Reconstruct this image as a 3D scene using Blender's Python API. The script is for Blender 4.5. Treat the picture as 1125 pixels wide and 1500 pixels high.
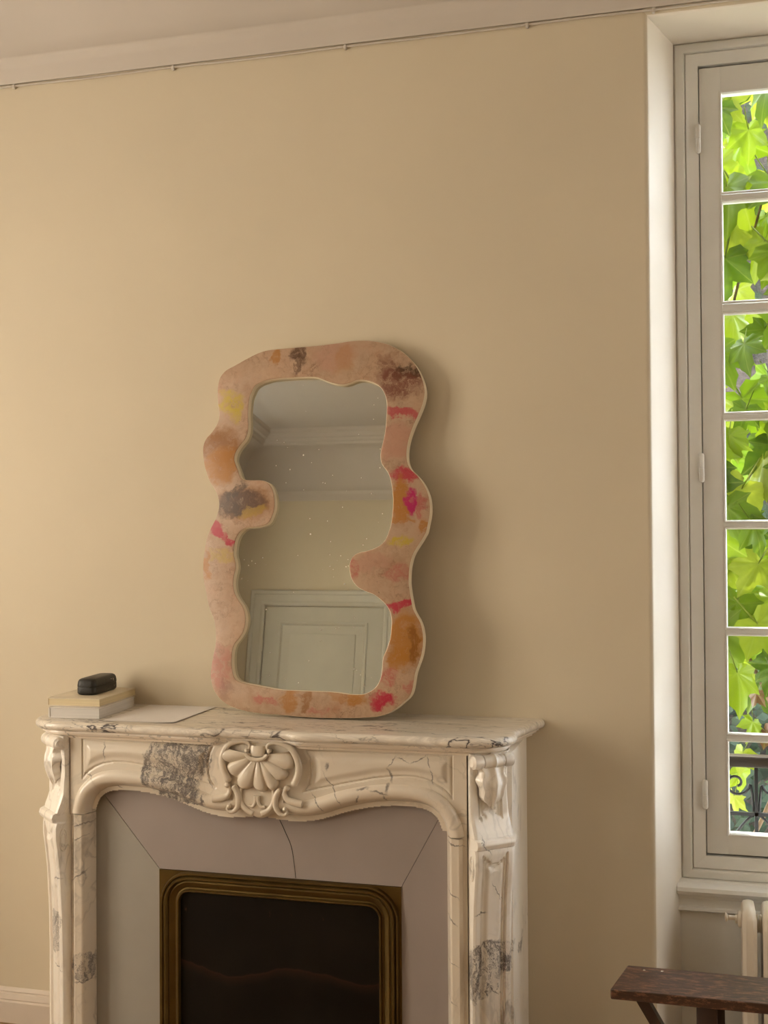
import bpy, bmesh, math, random
import numpy as np
from mathutils import Vector, Matrix
from mathutils.geometry import tessellate_polygon

for o in list(bpy.data.objects):
    bpy.data.objects.remove(o, do_unlink=True)
sc = bpy.context.scene
COL = sc.collection
R = math.radians

# ------------------------------------------------------------------ camera
cam_d = bpy.data.cameras.new('camera')
cam = bpy.data.objects.new('camera', cam_d)
COL.objects.link(cam)
cam_d.sensor_fit = 'VERTICAL'
cam_d.sensor_height = 36.0
cam_d.lens = 1685.0 / 1500.0 * 36.0
cam_d.clip_start = 0.05
yaw, pit, rol = R(14.95), R(0.93), R(-0.36)
fw = Vector((-math.sin(yaw) * math.cos(pit), math.cos(yaw) * math.cos(pit), math.sin(pit)))
rt = Vector((math.cos(yaw), math.sin(yaw), 0))
up = rt.cross(fw)
rt2 = rt * math.cos(rol) + up * math.sin(rol)
up2 = up * math.cos(rol) - rt * math.sin(rol)
m = Matrix((rt2, up2, -fw)).transposed().to_4x4()
m.translation = Vector((0.0, -3.13, 1.49))
cam.matrix_world = m
sc.camera = cam

# ------------------------------------------------------------------ world, sun, window daylight, exposure
sc.view_settings.view_transform = 'Standard'
sc.view_settings.look = 'None'
sc.view_settings.gamma = 1.0
sc.view_settings.use_curve_mapping = False
sc.view_settings.exposure = 0.0

world = bpy.data.worlds.new('world')
sc.world = world
world.use_nodes = True
wn = world.node_tree
bg = wn.nodes['Background']
bg.inputs[0].default_value = (0.82, 0.90, 1.0, 1)
bg.inputs[1].default_value = 13.0


def light(name, kind, loc, direction, energy, color, size=None, size_y=None, angle=None):
    d = bpy.data.lights.new(name, kind)
    d.energy = energy
    d.color = color
    if size:
        d.shape = 'RECTANGLE'
        d.size = size
        d.size_y = size_y
    if angle:
        d.angle = angle
    o = bpy.data.objects.new(name, d)
    COL.objects.link(o)
    o.location = loc
    o.rotation_euler = Vector(direction).to_track_quat('-Z', 'Y').to_euler()
    return o


light('sun', 'SUN', (3, 3, 8), (0.30, -0.22, -0.90), 9.0, (1.0, 0.95, 0.85), angle=R(0.6))
light('daylight_side_window', 'AREA', (-3.535, -1.70, 1.72), (1, 0, 0), 116.0, (1.0, 0.87, 0.69), 1.3, 2.3)
light('daylight_rear_window', 'AREA', (-3.535, -4.05, 1.72), (1, 0, 0), 18.0, (1.0, 0.87, 0.69), 1.1, 2.3)
light('daylight_far_window', 'AREA', (2.485, -0.85, 1.72), (-1, 0, 0), 22.0, (1.0, 0.94, 0.86), 0.8, 2.3)

# ------------------------------------------------------------------ material helpers


class NT:
    def __init__(s, name):
        s.m = bpy.data.materials.new(name)
        s.m.use_nodes = True
        s.t = s.m.node_tree
        s.n = s.t.nodes
        s.b = s.n['Principled BSDF']
        s.out = s.n['Material Output']

    def new(s, typ, **kw):
        n = s.n.new(typ)
        for k, v in kw.items():
            setattr(n, k, v)
        return n

    def link(s, a, b):
        s.t.links.new(a, b)

    def coord(s, scale=(1, 1, 1), loc=(0, 0, 0), rot=(0, 0, 0)):
        c = s.new('ShaderNodeTexCoord')
        mp = s.new('ShaderNodeMapping')
        mp.inputs['Scale'].default_value = scale
        mp.inputs['Location'].default_value = loc
        mp.inputs['Rotation'].default_value = rot
        s.link(c.outputs['Object'], mp.inputs[0])
        return mp.outputs[0]

    def noise(s, vec, scale, detail=4, rough=0.55, dist=0.0, color=False):
        n = s.new('ShaderNodeTexNoise')
        n.inputs['Scale'].default_value = scale
        n.inputs['Detail'].default_value = detail
        n.inputs['Roughness'].default_value = rough
        n.inputs['Distortion'].default_value = dist
        s.link(vec, n.inputs['Vector'])
        return n.outputs['Color' if color else 'Fac']

    def ramp(s, fac, stops, interp='LINEAR'):
        r = s.new('ShaderNodeValToRGB')
        r.color_ramp.interpolation = interp
        e = r.color_ramp.elements
        while len(e) < len(stops):
            e.new(0.5)
        for i, (p, c) in enumerate(stops):
            e[i].position = p
            if isinstance(c, (int, float)):
                c = (c, c, c)
            e[i].color = (*c, 1)
        s.link(fac, r.inputs[0])
        return r.outputs[0]

    def math(s, op, a, b=None, c=None, clamp=False):
        n = s.new('ShaderNodeMath', operation=op, use_clamp=clamp)
        for i, v in enumerate((a, b, c)):
            if v is None:
                continue
            if isinstance(v, (int, float)):
                n.inputs[i].default_value = v
            else:
                s.link(v, n.inputs[i])
        return n.outputs[0]

    def mix(s, fac, a, b, mode='MIX'):
        n = s.new('ShaderNodeMix', data_type='RGBA', blend_type=mode)
        for i, v in ((0, fac), (6, a), (7, b)):
            if isinstance(v, (int, float)):
                n.inputs[i].default_value = v
            elif isinstance(v, tuple):
                n.inputs[i].default_value = (*v, 1)
            else:
                s.link(v, n.inputs[i])
        return n.outputs[2]

    def bump(s, h, strength=0.2, dist=0.01):
        b = s.new('ShaderNodeBump')
        b.inputs['Strength'].default_value = strength
        b.inputs['Distance'].default_value = dist
        s.link(h, b.inputs['Height'])
        s.link(b.outputs[0], s.b.inputs['Normal'])

    def base(s, c):
        if isinstance(c, tuple):
            s.b.inputs['Base Color'].default_value = (*c, 1)
        else:
            s.link(c, s.b.inputs['Base Color'])

    def rough(s, r):
        s.b.inputs['Roughness'].default_value = r

    def metal(s, v):
        s.b.inputs['Metallic'].default_value = v


def plain(name, col, rough=0.5, var=0.06, scale=6.0, bump=0.0, bscale=60.0, metal=0.0, spec=None):
    t = NT(name)
    v = t.coord()
    n = t.noise(v, scale, 5)
    lo = tuple(max(0, c * (1 - var)) for c in col)
    hi = tuple(min(1, c * (1 + var)) for c in col)
    t.base(t.ramp(n, [(0.3, lo), (0.7, hi)]))
    t.rough(rough)
    t.metal(metal)
    if spec is not None:
        t.b.inputs['Specular IOR Level'].default_value = spec
    if bump:
        t.bump(t.noise(v, bscale, 4), bump, 0.004)
    return t.m


def marble(name, stretch=(1, 1, 1), rot=(0, 0, 0), seed=0.0, amount=1.0, patches=(), strokes=(), streaks=0.0, base=(0.86, 0.78, 0.68)):
    t = NT(name)
    v = t.coord(stretch, (seed, seed * 0.7, seed * 1.3), rot)
    warp = t.noise(v, 3.0, 3, 0.6, color=True)
    vm = t.new('ShaderNodeVectorMath', operation='MULTIPLY_ADD')
    t.link(warp, vm.inputs[0])
    vm.inputs[1].default_value = (0.45, 0.45, 0.45)
    t.link(v, vm.inputs[2])
    wv = vm.outputs[0]
    # long thin veins
    a = t.noise(wv, 2.6, 5, 0.52)
    d1 = t.math('ABSOLUTE', t.math('SUBTRACT', a, 0.5))
    v1 = t.ramp(d1, [(0.0, 1.0), (0.006, 0.85), (0.013, 0.12), (0.03, 0.0)])
    b = t.noise(wv, 7.0, 5, 0.55)
    d2 = t.math('ABSOLUTE', t.math('SUBTRACT', b, 0.47))
    v2 = t.ramp(d2, [(0.0, 0.9), (0.006, 0.6), (0.014, 0.0)])
    gate = t.ramp(t.noise(v, 2.2, 3), [(0.42, 0.0), (0.62, 1.0)])
    veins = t.math('ADD', t.math('MULTIPLY', v1, t.math('MULTIPLY_ADD', gate, 0.75, 0.15)),
                   t.math('MULTIPLY', v2, t.math('MULTIPLY', gate, 0.55)))
    veins = t.math('MULTIPLY', veins, amount, clamp=True)
    cloud = t.ramp(t.noise(wv, 4.0, 5, 0.6), [(0.35, 0.0), (0.75, 1.0)])
    warmc = tuple(c * f for c, f in zip(base, (0.93, 0.87, 0.80)))
    col = t.mix(t.math('MULTIPLY', cloud, 0.6), base, warmc)
    if patches:
        # breccia areas: grey field cut by dense veins, each with a ragged outline of its own
        c = t.new('ShaderNodeTexCoord')
        rag = t.noise(c.outputs['Object'], 9.0, 5, 0.7, color=True)
        vr = t.new('ShaderNodeVectorMath', operation='MULTIPLY_ADD')
        t.link(rag, vr.inputs[0])
        vr.inputs[1].default_value = (0.10, 0.10, 0.10)
        t.link(c.outputs['Object'], vr.inputs[2])
        tot = None
        for (px, pz, rx, rz, ro, st) in patches:
            mp = t.new('ShaderNodeMapping', vector_type='TEXTURE')
            mp.inputs['Location'].default_value = (px + 0.05, 0, pz + 0.05)
            mp.inputs['Rotation'].default_value = (0, R(ro), 0)
            mp.inputs['Scale'].default_value = (rx, 50.0, rz)
            t.link(vr.outputs[0], mp.inputs[0])
            ln = t.new('ShaderNodeVectorMath', operation='LENGTH')
            t.link(mp.outputs[0], ln.inputs[0])
            mr = t.new('ShaderNodeMapRange', interpolation_type='SMOOTHSTEP')
            mr.inputs[1].default_value = 0.90
            mr.inputs[2].default_value = 1.0
            mr.inputs[3].default_value = st
            mr.inputs[4].default_value = 0.0
            t.link(ln.outputs['Value'], mr.inputs[0])
            tot = mr.outputs[0] if tot is None else t.math('MAXIMUM', tot, mr.outputs[0])
        mpv = t.new('ShaderNodeMapping')
        mpv.inputs['Scale'].default_value = (15, 15, 4.5)
        t.link(vr.outputs[0], mpv.inputs[0])
        br = t.noise(mpv.outputs[0], 1.0, 5, 0.7, 0.6)
        br2 = t.noise(mpv.outputs[0], 2.3, 4, 0.7, 0.4)
        l1 = t.ramp(t.math('ABSOLUTE', t.math('SUBTRACT', br, 0.5)), [(0.0, 1.0), (0.02, 0.75), (0.05, 0.22), (0.12, 0.10), (0.2, 0.5)])
        l2 = t.ramp(t.math('ABSOLUTE', t.math('SUBTRACT', br2, 0.5)), [(0.0, 0.9), (0.025, 0.4), (0.06, 0.0)])
        field = t.math('MAXIMUM', l1, l2)
        pm = t.math('MULTIPLY', tot, field, clamp=True)
        col = t.mix(pm, col, (0.13, 0.115, 0.115))
    if streaks:
        sv = t.coord((2.2, 26.0, 8.0), (3.0, 1.0, 0.0), (0, 0, 0.10))
        sn = t.noise(sv, 1.0, 6, 0.65, 0.8)
        sf = t.ramp(sn, [(0.36, 0.0), (0.47, 0.9), (0.52, 0.15), (0.58, 0.85), (0.64, 0.2)])
        col = t.mix(t.math('MULTIPLY', sf, streaks), col, (0.33, 0.27, 0.21))
    col = t.mix(veins, col, (0.10, 0.085, 0.08))
    if strokes:
        c2 = t.new('ShaderNodeTexCoord')
        rg = t.noise(c2.outputs['Object'], 22.0, 4, 0.7, color=True)
        v2_ = t.new('ShaderNodeVectorMath', operation='MULTIPLY_ADD')
        t.link(rg, v2_.inputs[0])
        v2_.inputs[1].default_value = (0.030, 0.030, 0.030)
        t.link(c2.outputs['Object'], v2_.inputs[2])
        tot2 = None
        for (ax, az, bx, bz, w) in strokes:
            ln_ = math.hypot(bx - ax, bz - az) / 2 + 0.003
            mp = t.new('ShaderNodeMapping', vector_type='TEXTURE')
            mp.inputs['Location'].default_value = ((ax + bx) / 2 + 0.015, 0, (az + bz) / 2 + 0.015)
            mp.inputs['Rotation'].default_value = (0, -math.atan2(bz - az, bx - ax), 0)
            mp.inputs['Scale'].default_value = (ln_, 50.0, w)
            t.link(v2_.outputs[0], mp.inputs[0])
            l2_ = t.new('ShaderNodeVectorMath', operation='LENGTH')
            t.link(mp.outputs[0], l2_.inputs[0])
            mr = t.new('ShaderNodeMapRange', interpolation_type='SMOOTHSTEP')
            mr.inputs[1].default_value = 0.25
            mr.inputs[2].default_value = 1.1
            mr.inputs[3].default_value = 0.80
            mr.inputs[4].default_value = 0.0
            t.link(l2_.outputs['Value'], mr.inputs[0])
            tot2 = mr.outputs[0] if tot2 is None else t.math('MAXIMUM', tot2, mr.outputs[0])
        col = t.mix(tot2, col, (0.14, 0.12, 0.11))
    t.base(col)
    t.rough(0.28)
    t.b.inputs['Coat Weight'].default_value = 0.25
    t.b.inputs['Coat Roughness'].default_value = 0.12
    t.bump(t.noise(t.coord(), 40.0, 4), 0.04, 0.004)
    return t.m


# ------------------------------------------------------------------ object helpers
def tag(o, label=None, cat=None, group=None, kind=None):
    if label:
        o['label'] = label
    if cat:
        o['category'] = cat
    if group:
        o['group'] = group
    if kind:
        o['kind'] = kind
    return o


def empty(name, loc=(0, 0, 0), rot=(0, 0, 0), label=None, cat=None, group=None):
    o = bpy.data.objects.new(name, None)
    o.empty_display_size = 0.05
    COL.objects.link(o)
    o.location = loc
    o.rotation_euler = rot
    return tag(o, label, cat, group)


def obj(name, verts, faces, mat, parent=None, smooth=35.0, loc=None):
    me = bpy.data.meshes.new(name)
    me.from_pydata([tuple(v) for v in verts], [], [tuple(f) for f in faces])
    me.validate()
    bm = bmesh.new()
    bm.from_mesh(me)
    bmesh.ops.recalc_face_normals(bm, faces=bm.faces)
    bm.to_mesh(me)
    bm.free()
    if smooth:
        me.polygons.foreach_set('use_smooth', [True] * len(me.polygons))
        me.set_sharp_from_angle(angle=R(smooth))
    for mm in (mat if isinstance(mat, (list, tuple)) else [mat]):
        me.materials.append(mm)
    o = bpy.data.objects.new(name, me)
    COL.objects.link(o)
    if parent:
        o.parent = parent
    if loc:
        o.location = loc
    return o


def struct(name, verts, faces, mat, label=None, smooth=35.0):
    o = obj(name, verts, faces, mat, None, smooth)
    return tag(o, label, None, None, 'structure')


class MB:
    """collects shapes for one mesh"""

    def __init__(s):
        s.v = []
        s.f = []

    def add(s, v, f):
        k = len(s.v)
        s.v += [tuple(p) for p in v]
        s.f += [tuple(i + k for i in q) for q in f]
        return s

    def box(s, x0, x1, y0, y1, z0, z1, b=0.0):
        if b <= 0:
            v = [(x, y, z) for x in (x0, x1) for y in (y0, y1) for z in (z0, z1)]
            f = [(0, 1, 3, 2), (4, 6, 7, 5), (0, 4, 5, 1), (2, 3, 7, 6), (0, 2, 6, 4), (1, 5, 7, 3)]
            return s.add(v, f)
        bm = bmesh.new()
        bmesh.ops.create_cube(bm, size=1.0)
        for q in bm.verts:
            q.co = Vector((x0 + (q.co.x + .5) * (x1 - x0), y0 + (q.co.y + .5) * (y1 - y0), z0 + (q.co.z + .5) * (z1 - z0)))
        bmesh.ops.bevel(bm, geom=list(bm.edges), offset=b, segments=2, profile=0.5, affect='EDGES')
        bm.verts.index_update()
        s.add([q.co[:] for q in bm.verts], [[q.index for q in f.verts] for f in bm.faces])
        bm.free()
        return s

    def prism(s, poly, axis, a, b):
        """poly 2D extruded along axis from a to b; axis x: poly=(y,z), y: (x,z), z: (x,y)"""
        n = len(poly)

        def mk(p, t):
            return {'x': (t, p[0], p[1]), 'y': (p[0], t, p[1]), 'z': (p[0], p[1], t)}[axis]
        v = [mk(p, a) for p in poly] + [mk(p, b) for p in poly]
        f = [(i, (i + 1) % n, n + (i + 1) % n, n + i) for i in range(n)]
        tri = tessellate_polygon([[Vector((p[0], p[1], 0)) for p in poly]])
        f += [tuple(t) for t in tri] + [tuple(n + i for i in t) for t in tri]
        return s.add(v, f)

    def grid(s, rows, closed=False, caps=False):
        n = len(rows[0])
        v = [p for r in rows for p in r]
        f = []
        for i in range(len(rows) - 1):
            for j in range(n if closed else n - 1):
                k = (j + 1) % n
                f.append((i * n + j, i * n + k, (i + 1) * n + k, (i + 1) * n + j))
        if caps:
            f.append(tuple(range(n)))
            f.append(tuple((len(rows) - 1) * n + j for j in range(n)))
        return s.add(v, f)

    def tube(s, pts, rad, seg=10, flat=1.0, cap=True):
        pts = [Vector(p) for p in pts]
        n = len(pts)
        rads = rad if isinstance(rad, (list, tuple)) else [rad] * n
        rows = []
        ref = Vector((0, 1, 0))
        for i, p in enumerate(pts):
            t = (pts[min(i + 1, n - 1)] - pts[max(i - 1, 0)])
            if t.length < 1e-9:
                t = Vector((0, 0, 1))
            t.normalize()
            a = ref - t * ref.dot(t)
            if a.length < 0.1:
                a = Vector((1, 0, 0)) - t * t.x
            a.normalize()
            b = t.cross(a)
            rows.append([p + (a * math.cos(q) * flat + b * math.sin(q)) * rads[i] for q in [2 * math.pi * k / seg for k in range(seg)]])
        return s.grid(rows, True, cap)

    def lathe(s, prof, axis='z', c=(0, 0, 0), seg=20, caps=True):
        rows = []
        for r, h in prof:
            row = []
            for k in range(seg):
                a = 2 * math.pi * k / seg
                p, q = r * math.cos(a), r * math.sin(a)
                d = {'z': (p, q, h), 'x': (h, p, q), 'y': (p, h, q)}[axis]
                row.append((c[0] + d[0], c[1] + d[1], c[2] + d[2]))
            rows.append(row)
        return s.grid(rows, True, caps)

    def build(s, name, mat, parent=None, smooth=35.0):
        return obj(name, s.v, s.f, mat, parent, smooth)


def spline(pts, n, closed=False):
    """Catmull-Rom resampled by arc length to n points"""
    P = [Vector((*p, 0)) if len(p) == 2 else Vector(p) for p in pts]
    N = len(P)
    out = []
    segs = N if closed else N - 1
    for i in range(segs):
        if closed:
            a, b, c, d = P[(i - 1) % N], P[i], P[(i + 1) % N], P[(i + 2) % N]
        else:
            a, b, c, d = P[max(i - 1, 0)], P[i], P[i + 1], P[min(i + 2, N - 1)]
        for k in range(12):
            t = k / 12
            out.append(0.5 * ((2 * b) + (c - a) * t + (2 * a - 5 * b + 4 * c - d) * t * t + (3 * b - a - 3 * c + d) * t ** 3))
    out.append(P[0] if closed else P[-1])
    L = [0.0]
    for i in range(1, len(out)):
        L.append(L[-1] + (out[i] - out[i - 1]).length)
    res = []
    j = 0
    for i in range(n):
        s_ = L[-1] * i / (n if closed else n - 1)
        while j < len(L) - 2 and L[j + 1] < s_:
            j += 1
        t = (s_ - L[j]) / max(1e-9, L[j + 1] - L[j])
        q = out[j].lerp(out[j + 1], min(1, max(0, t)))
        res.append(tuple(q) if len(pts[0]) == 3 else (q.x, q.y))
    return res


def normals2(pts, closed=False):
    """left-hand normals of a 2D polyline"""
    n = len(pts)
    r = []
    for i in range(n):
        a = pts[(i - 1) % n] if closed else pts[max(i - 1, 0)]
        b = pts[(i + 1) % n] if closed else pts[min(i + 1, n - 1)]
        t = Vector((b[0] - a[0], b[1] - a[1]))
        if t.length > 0:
            t.normalize()
        r.append((-t.y, t.x))
    return r


def area2(p):
    return 0.5 * sum(p[i][0] * p[(i + 1) % len(p)][1] - p[(i + 1) % len(p)][0] * p[i][1] for i in range(len(p)))


def sm(a, b, x):
    t = np.clip((x - a) / (b - a), 0, 1)
    return t * t * (3 - 2 * t)
MO=[(-0.2284,0.9646),(-0.2113,0.9843),(-0.1833,0.9981),(-0.1483,1.0156),(-0.1135,1.0310),(-0.0855,1.0378),(-0.0505,1.0402),(-0.0017,1.0419),(0.0467,1.0436),(0.0879,1.0456),(0.1288,1.0490),(0.1627,1.0526),(0.1964,1.0529),(0.2301,1.0492),(0.2637,1.0410),(0.2906,1.0291),(0.3174,1.0120),(0.3408,0.9900),(0.3563,0.9697),(0.3685,0.9464),(0.3767,0.9233),(0.3811,0.8972),(0.3777,0.8715),(0.3703,0.8492),(0.3609,0.8269),(0.3497,0.8014),(0.3398,0.7728),(0.3345,0.7472),(0.3330,0.7216),(0.3367,0.6991),(0.3455,0.6829),(0.3600,0.6699),(0.3765,0.6505),(0.3898,0.6280),(0.3979,0.6058),(0.4015,0.5805),(0.4007,0.5553),(0.3966,0.5333),(0.3919,0.5095),(0.3875,0.5014),(0.3794,0.4870),(0.3670,0.4682),(0.3564,0.4494),(0.3498,0.4275),(0.3464,0.4025),(0.3464,0.3713),(0.3501,0.3464),(0.3550,0.3216),(0.3592,0.3030),(0.3672,0.2876),(0.3770,0.2723),(0.3843,0.2539),(0.3886,0.2294),(0.3884,0.2049),(0.3850,0.1803),(0.3772,0.1556),(0.3688,0.1310),(0.3649,0.1065),(0.3615,0.0851),(0.3530,0.0665),(0.3355,0.0508),(0.3168,0.0349),(0.2960,0.0221),(0.2674,0.0131),(0.2225,0.0079),(0.1641,0.0046),(0.1052,0.0031),(0.0456,0.0041),(-0.0080,0.0072),(-0.0552,0.0081),(-0.1029,0.0127),(-0.1443,0.0214),(-0.1758,0.0343),(-0.2009,0.0557),(-0.2158,0.0808),(-0.2219,0.1094),(-0.2198,0.1415),(-0.2160,0.1673),(-0.2115,0.1931),(-0.2105,0.2189),(-0.2137,0.2447),(-0.2204,0.2705),(-0.2319,0.2930),(-0.2401,0.3189),(-0.2470,0.3482),(-0.2545,0.3743),(-0.2578,0.4005),(-0.2578,0.4334),(-0.2550,0.4663),(-0.2511,0.4927),(-0.2416,0.5191),(-0.2319,0.5388),(-0.2253,0.5520),(-0.2191,0.5711),(-0.2164,0.5910),(-0.2209,0.6143),(-0.2325,0.6377),(-0.2476,0.6580),(-0.2595,0.6850),(-0.2678,0.7120),(-0.2728,0.7424),(-0.2724,0.7659),(-0.2639,0.7860),(-0.2502,0.8004),(-0.2366,0.8189),(-0.2282,0.8390),(-0.2276,0.8592),(-0.2323,0.8865),(-0.2349,0.9138),(-0.2346,0.9410)]
MI=[(-0.1288,0.9132),(-0.1203,0.9311),(-0.1031,0.9425),(-0.0788,0.9496),(-0.0474,0.9524),(-0.0057,0.9534),(0.0357,0.9537),(0.0667,0.9510),(0.0909,0.9414),(0.1150,0.9325),(0.1423,0.9274),(0.1658,0.9318),(0.1825,0.9377),(0.2026,0.9382),(0.2262,0.9320),(0.2464,0.9220),(0.2614,0.9050),(0.2706,0.8818),(0.2731,0.8557),(0.2719,0.8232),(0.2705,0.7973),(0.2664,0.7715),(0.2604,0.7458),(0.2576,0.7233),(0.2614,0.7007),(0.2736,0.6843),(0.2838,0.6681),(0.2895,0.6488),(0.2940,0.6232),(0.2965,0.5976),(0.2952,0.5658),(0.2920,0.5341),(0.2853,0.5101),(0.2792,0.4937),(0.2665,0.4779),(0.2471,0.4666),(0.2244,0.4590),(0.2015,0.4540),(0.1853,0.4432),(0.1772,0.4241),(0.1778,0.4019),(0.1849,0.3798),(0.2005,0.3610),(0.2238,0.3485),(0.2468,0.3405),(0.2667,0.3269),(0.2832,0.3115),(0.2946,0.2929),(0.2989,0.2712),(0.2983,0.2402),(0.2950,0.2154),(0.2859,0.1905),(0.2779,0.1718),(0.2758,0.1502),(0.2750,0.1317),(0.2703,0.1100),(0.2592,0.0912),(0.2433,0.0785),(0.2209,0.0704),(0.1885,0.0695),(0.1557,0.0728),(0.1228,0.0749),(0.0766,0.0748),(0.0299,0.0753),(-0.0103,0.0760),(-0.0510,0.0811),(-0.0921,0.0875),(-0.1300,0.0940),(-0.1476,0.1050),(-0.1554,0.1271),(-0.1585,0.1525),(-0.1574,0.1782),(-0.1513,0.1975),(-0.1381,0.2138),(-0.1265,0.2332),(-0.1212,0.2589),(-0.1228,0.2814),(-0.1313,0.3039),(-0.1459,0.3231),(-0.1571,0.3424),(-0.1622,0.3651),(-0.1610,0.3878),(-0.1563,0.4106),(-0.1585,0.4302),(-0.1642,0.4498),(-0.1637,0.4727),(-0.1596,0.4923),(-0.1511,0.5087),(-0.1329,0.5236),(-0.1086,0.5261),(-0.0810,0.5298),(-0.0620,0.5388),(-0.0530,0.5563),(-0.0468,0.5759),(-0.0462,0.5988),(-0.0513,0.6251),(-0.0610,0.6449),(-0.0752,0.6564),(-0.0928,0.6606),(-0.1207,0.6611),(-0.1417,0.6628),(-0.1525,0.6696),(-0.1604,0.6897),(-0.1696,0.7099),(-0.1737,0.7233),(-0.1695,0.7432),(-0.1562,0.7630),(-0.1427,0.7793),(-0.1351,0.7992),(-0.1338,0.8226),(-0.1363,0.8495),(-0.1359,0.8764),(-0.1333,0.8999)]
BLOBS=[(-0.057,1.018,0.014,0.028,0,'or',0.80),(0.013,1.020,0.022,0.027,0,'pu',0.90),(0.008,0.988,0.008,0.027,0,'pu',0.70),(0.116,1.007,0.061,0.040,0,'pk',0.50),(0.328,0.951,0.049,0.022,0,'db',1.00),(0.306,0.923,0.062,0.039,0,'rb',0.85),(0.269,0.967,0.023,0.039,0,'rb',0.50),(0.324,0.835,0.046,0.013,-15,'cr',0.75),(0.303,0.758,0.049,0.051,0,'pk',0.70),(0.334,0.667,0.049,0.020,0,'cr',0.90),(0.316,0.597,0.027,0.060,0,'or',0.90),(0.348,0.594,0.017,0.033,0,'mg',1.00),(0.378,0.578,0.014,0.032,0,'cr',0.50),(-0.189,0.885,0.034,0.034,0,'ye',0.90),(-0.177,0.841,0.014,0.020,0,'ye',0.60),(-0.216,0.758,0.060,0.050,0,'ob',0.85),(-0.214,0.704,0.053,0.053,0,'or',0.85),(-0.137,0.589,0.087,0.047,0,'ob',0.75),(-0.143,0.593,0.073,0.033,0,'pu',0.95),(-0.168,0.623,0.042,0.015,30,'db',0.80),(-0.110,0.567,0.042,0.016,20,'yb',0.80),(-0.180,0.571,0.035,0.026,0,'db',0.60),(-0.224,0.526,0.021,0.017,0,'cr',0.90),(0.151,0.999,0.027,0.040,0,'or',0.35),(-0.198,0.499,0.041,0.010,-35,'cr',0.95),(-0.170,0.484,0.017,0.008,0,'cr',0.90),(-0.200,0.443,0.039,0.021,0,'ye',0.45),(-0.248,0.410,0.011,0.043,0,'or',0.80),(-0.194,0.129,0.035,0.064,0,'rp',0.60),(-0.174,0.069,0.021,0.032,0,'rb',0.40),(-0.056,0.044,0.040,0.013,-15,'rp',0.70),(0.014,0.047,0.023,0.034,0,'or',0.70),(0.064,0.042,0.015,0.028,0,'ob',0.70),(0.205,0.056,0.025,0.023,0,'or',0.80),(0.159,0.064,0.039,0.015,0,'or',0.40),(0.282,0.055,0.037,0.020,15,'cr',1.00),(0.254,0.054,0.016,0.024,0,'cr',0.60),(0.291,0.117,0.029,0.021,40,'rp',0.80),(0.355,0.088,0.016,0.018,0,'rp',0.60),(0.337,0.222,0.054,0.074,0,'or',0.90),(0.322,0.160,0.029,0.031,0,'or',0.80),(0.362,0.207,0.017,0.046,0,'ob',1.00),(0.322,0.312,0.042,0.012,12,'cr',0.95),(0.314,0.396,0.032,0.022,0,'rp',0.60),(0.318,0.481,0.031,0.014,15,'ye',0.85),(0.387,0.521,0.010,0.019,0,'or',0.80),(0.320,0.542,0.036,0.008,0,'or',0.70),(0.189,0.411,0.013,0.032,0,'rp',0.80),(0.245,0.427,0.052,0.025,0,'pk',0.50),(0.105,0.019,0.033,0.009,0,'rp',0.50)]

# ------------------------------------------------------------------ materials
M_wall = plain('cream_wall_paint', (0.63, 0.545, 0.405), 0.62, 0.035, 1.6, 0.10, 35)
M_ceil = plain('ceiling_paint', (0.56, 0.50, 0.435), 0.7, 0.03, 2.0, 0.05, 30)
M_trim = plain('grey_white_trim_paint', (0.80, 0.785, 0.74), 0.45, 0.04, 5.0, 0.06, 50)
M_reveal = plain('offwhite_reveal_paint', (0.80, 0.735, 0.64), 0.5, 0.03, 3.0, 0.06, 35)
M_door = plain('olive_grey_door_paint', (0.56, 0.53, 0.45), 0.5, 0.03, 5)
M_base = plain('skirting_paint', (0.66, 0.57, 0.48), 0.5, 0.04, 8)
M_dark = plain('dark_void', (0.01, 0.009, 0.008), 0.8)
M_marble = marble('white_marble_grey_veins', (1, 1, 1), (0, 0, 0), 1.3, 0.95)
M_marble_leg = marble('leg_marble', (1.6, 1.6, 0.8), (0, 0, 0.4), 4.1, 0.38,
                      patches=((0.59, 0.405, 0.055, 0.090, 30, 1.0), (-0.60, 0.40, 0.03, 0.07, 10, 0.7)), base=(0.93, 0.88, 0.81),
                      strokes=((0.575, 0.543, 0.600, 0.548, 0.0035), (0.585, 0.74, 0.612, 0.69, 0.0016), (-0.565, 0.552, -0.60, 0.548, 0.003), (0.61, 0.62, 0.63, 0.57, 0.0016), (0.60, 0.37, 0.625, 0.33, 0.0018),
                               (-0.59, 0.45, -0.61, 0.41, 0.006), (-0.565, 0.30, -0.61, 0.31, 0.002)))
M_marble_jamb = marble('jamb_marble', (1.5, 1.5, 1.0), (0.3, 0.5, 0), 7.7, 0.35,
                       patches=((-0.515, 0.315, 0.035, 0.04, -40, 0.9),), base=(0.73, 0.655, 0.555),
                       strokes=((-0.55, 0.69, -0.49, 0.705, 0.003), (-0.545, 0.655, -0.50, 0.672, 0.0018), (-0.545, 0.545, -0.50, 0.58, 0.003), (-0.54, 0.27, -0.485, 0.275, 0.002), (0.487, 0.715, 0.545, 0.705, 0.0022), (0.49, 0.60, 0.53, 0.575, 0.002), (0.488, 0.54, 0.525, 0.51, 0.002), (0.49, 0.425, 0.53, 0.41, 0.0015), (0.49, 0.335, 0.52, 0.315, 0.002)))
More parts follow.
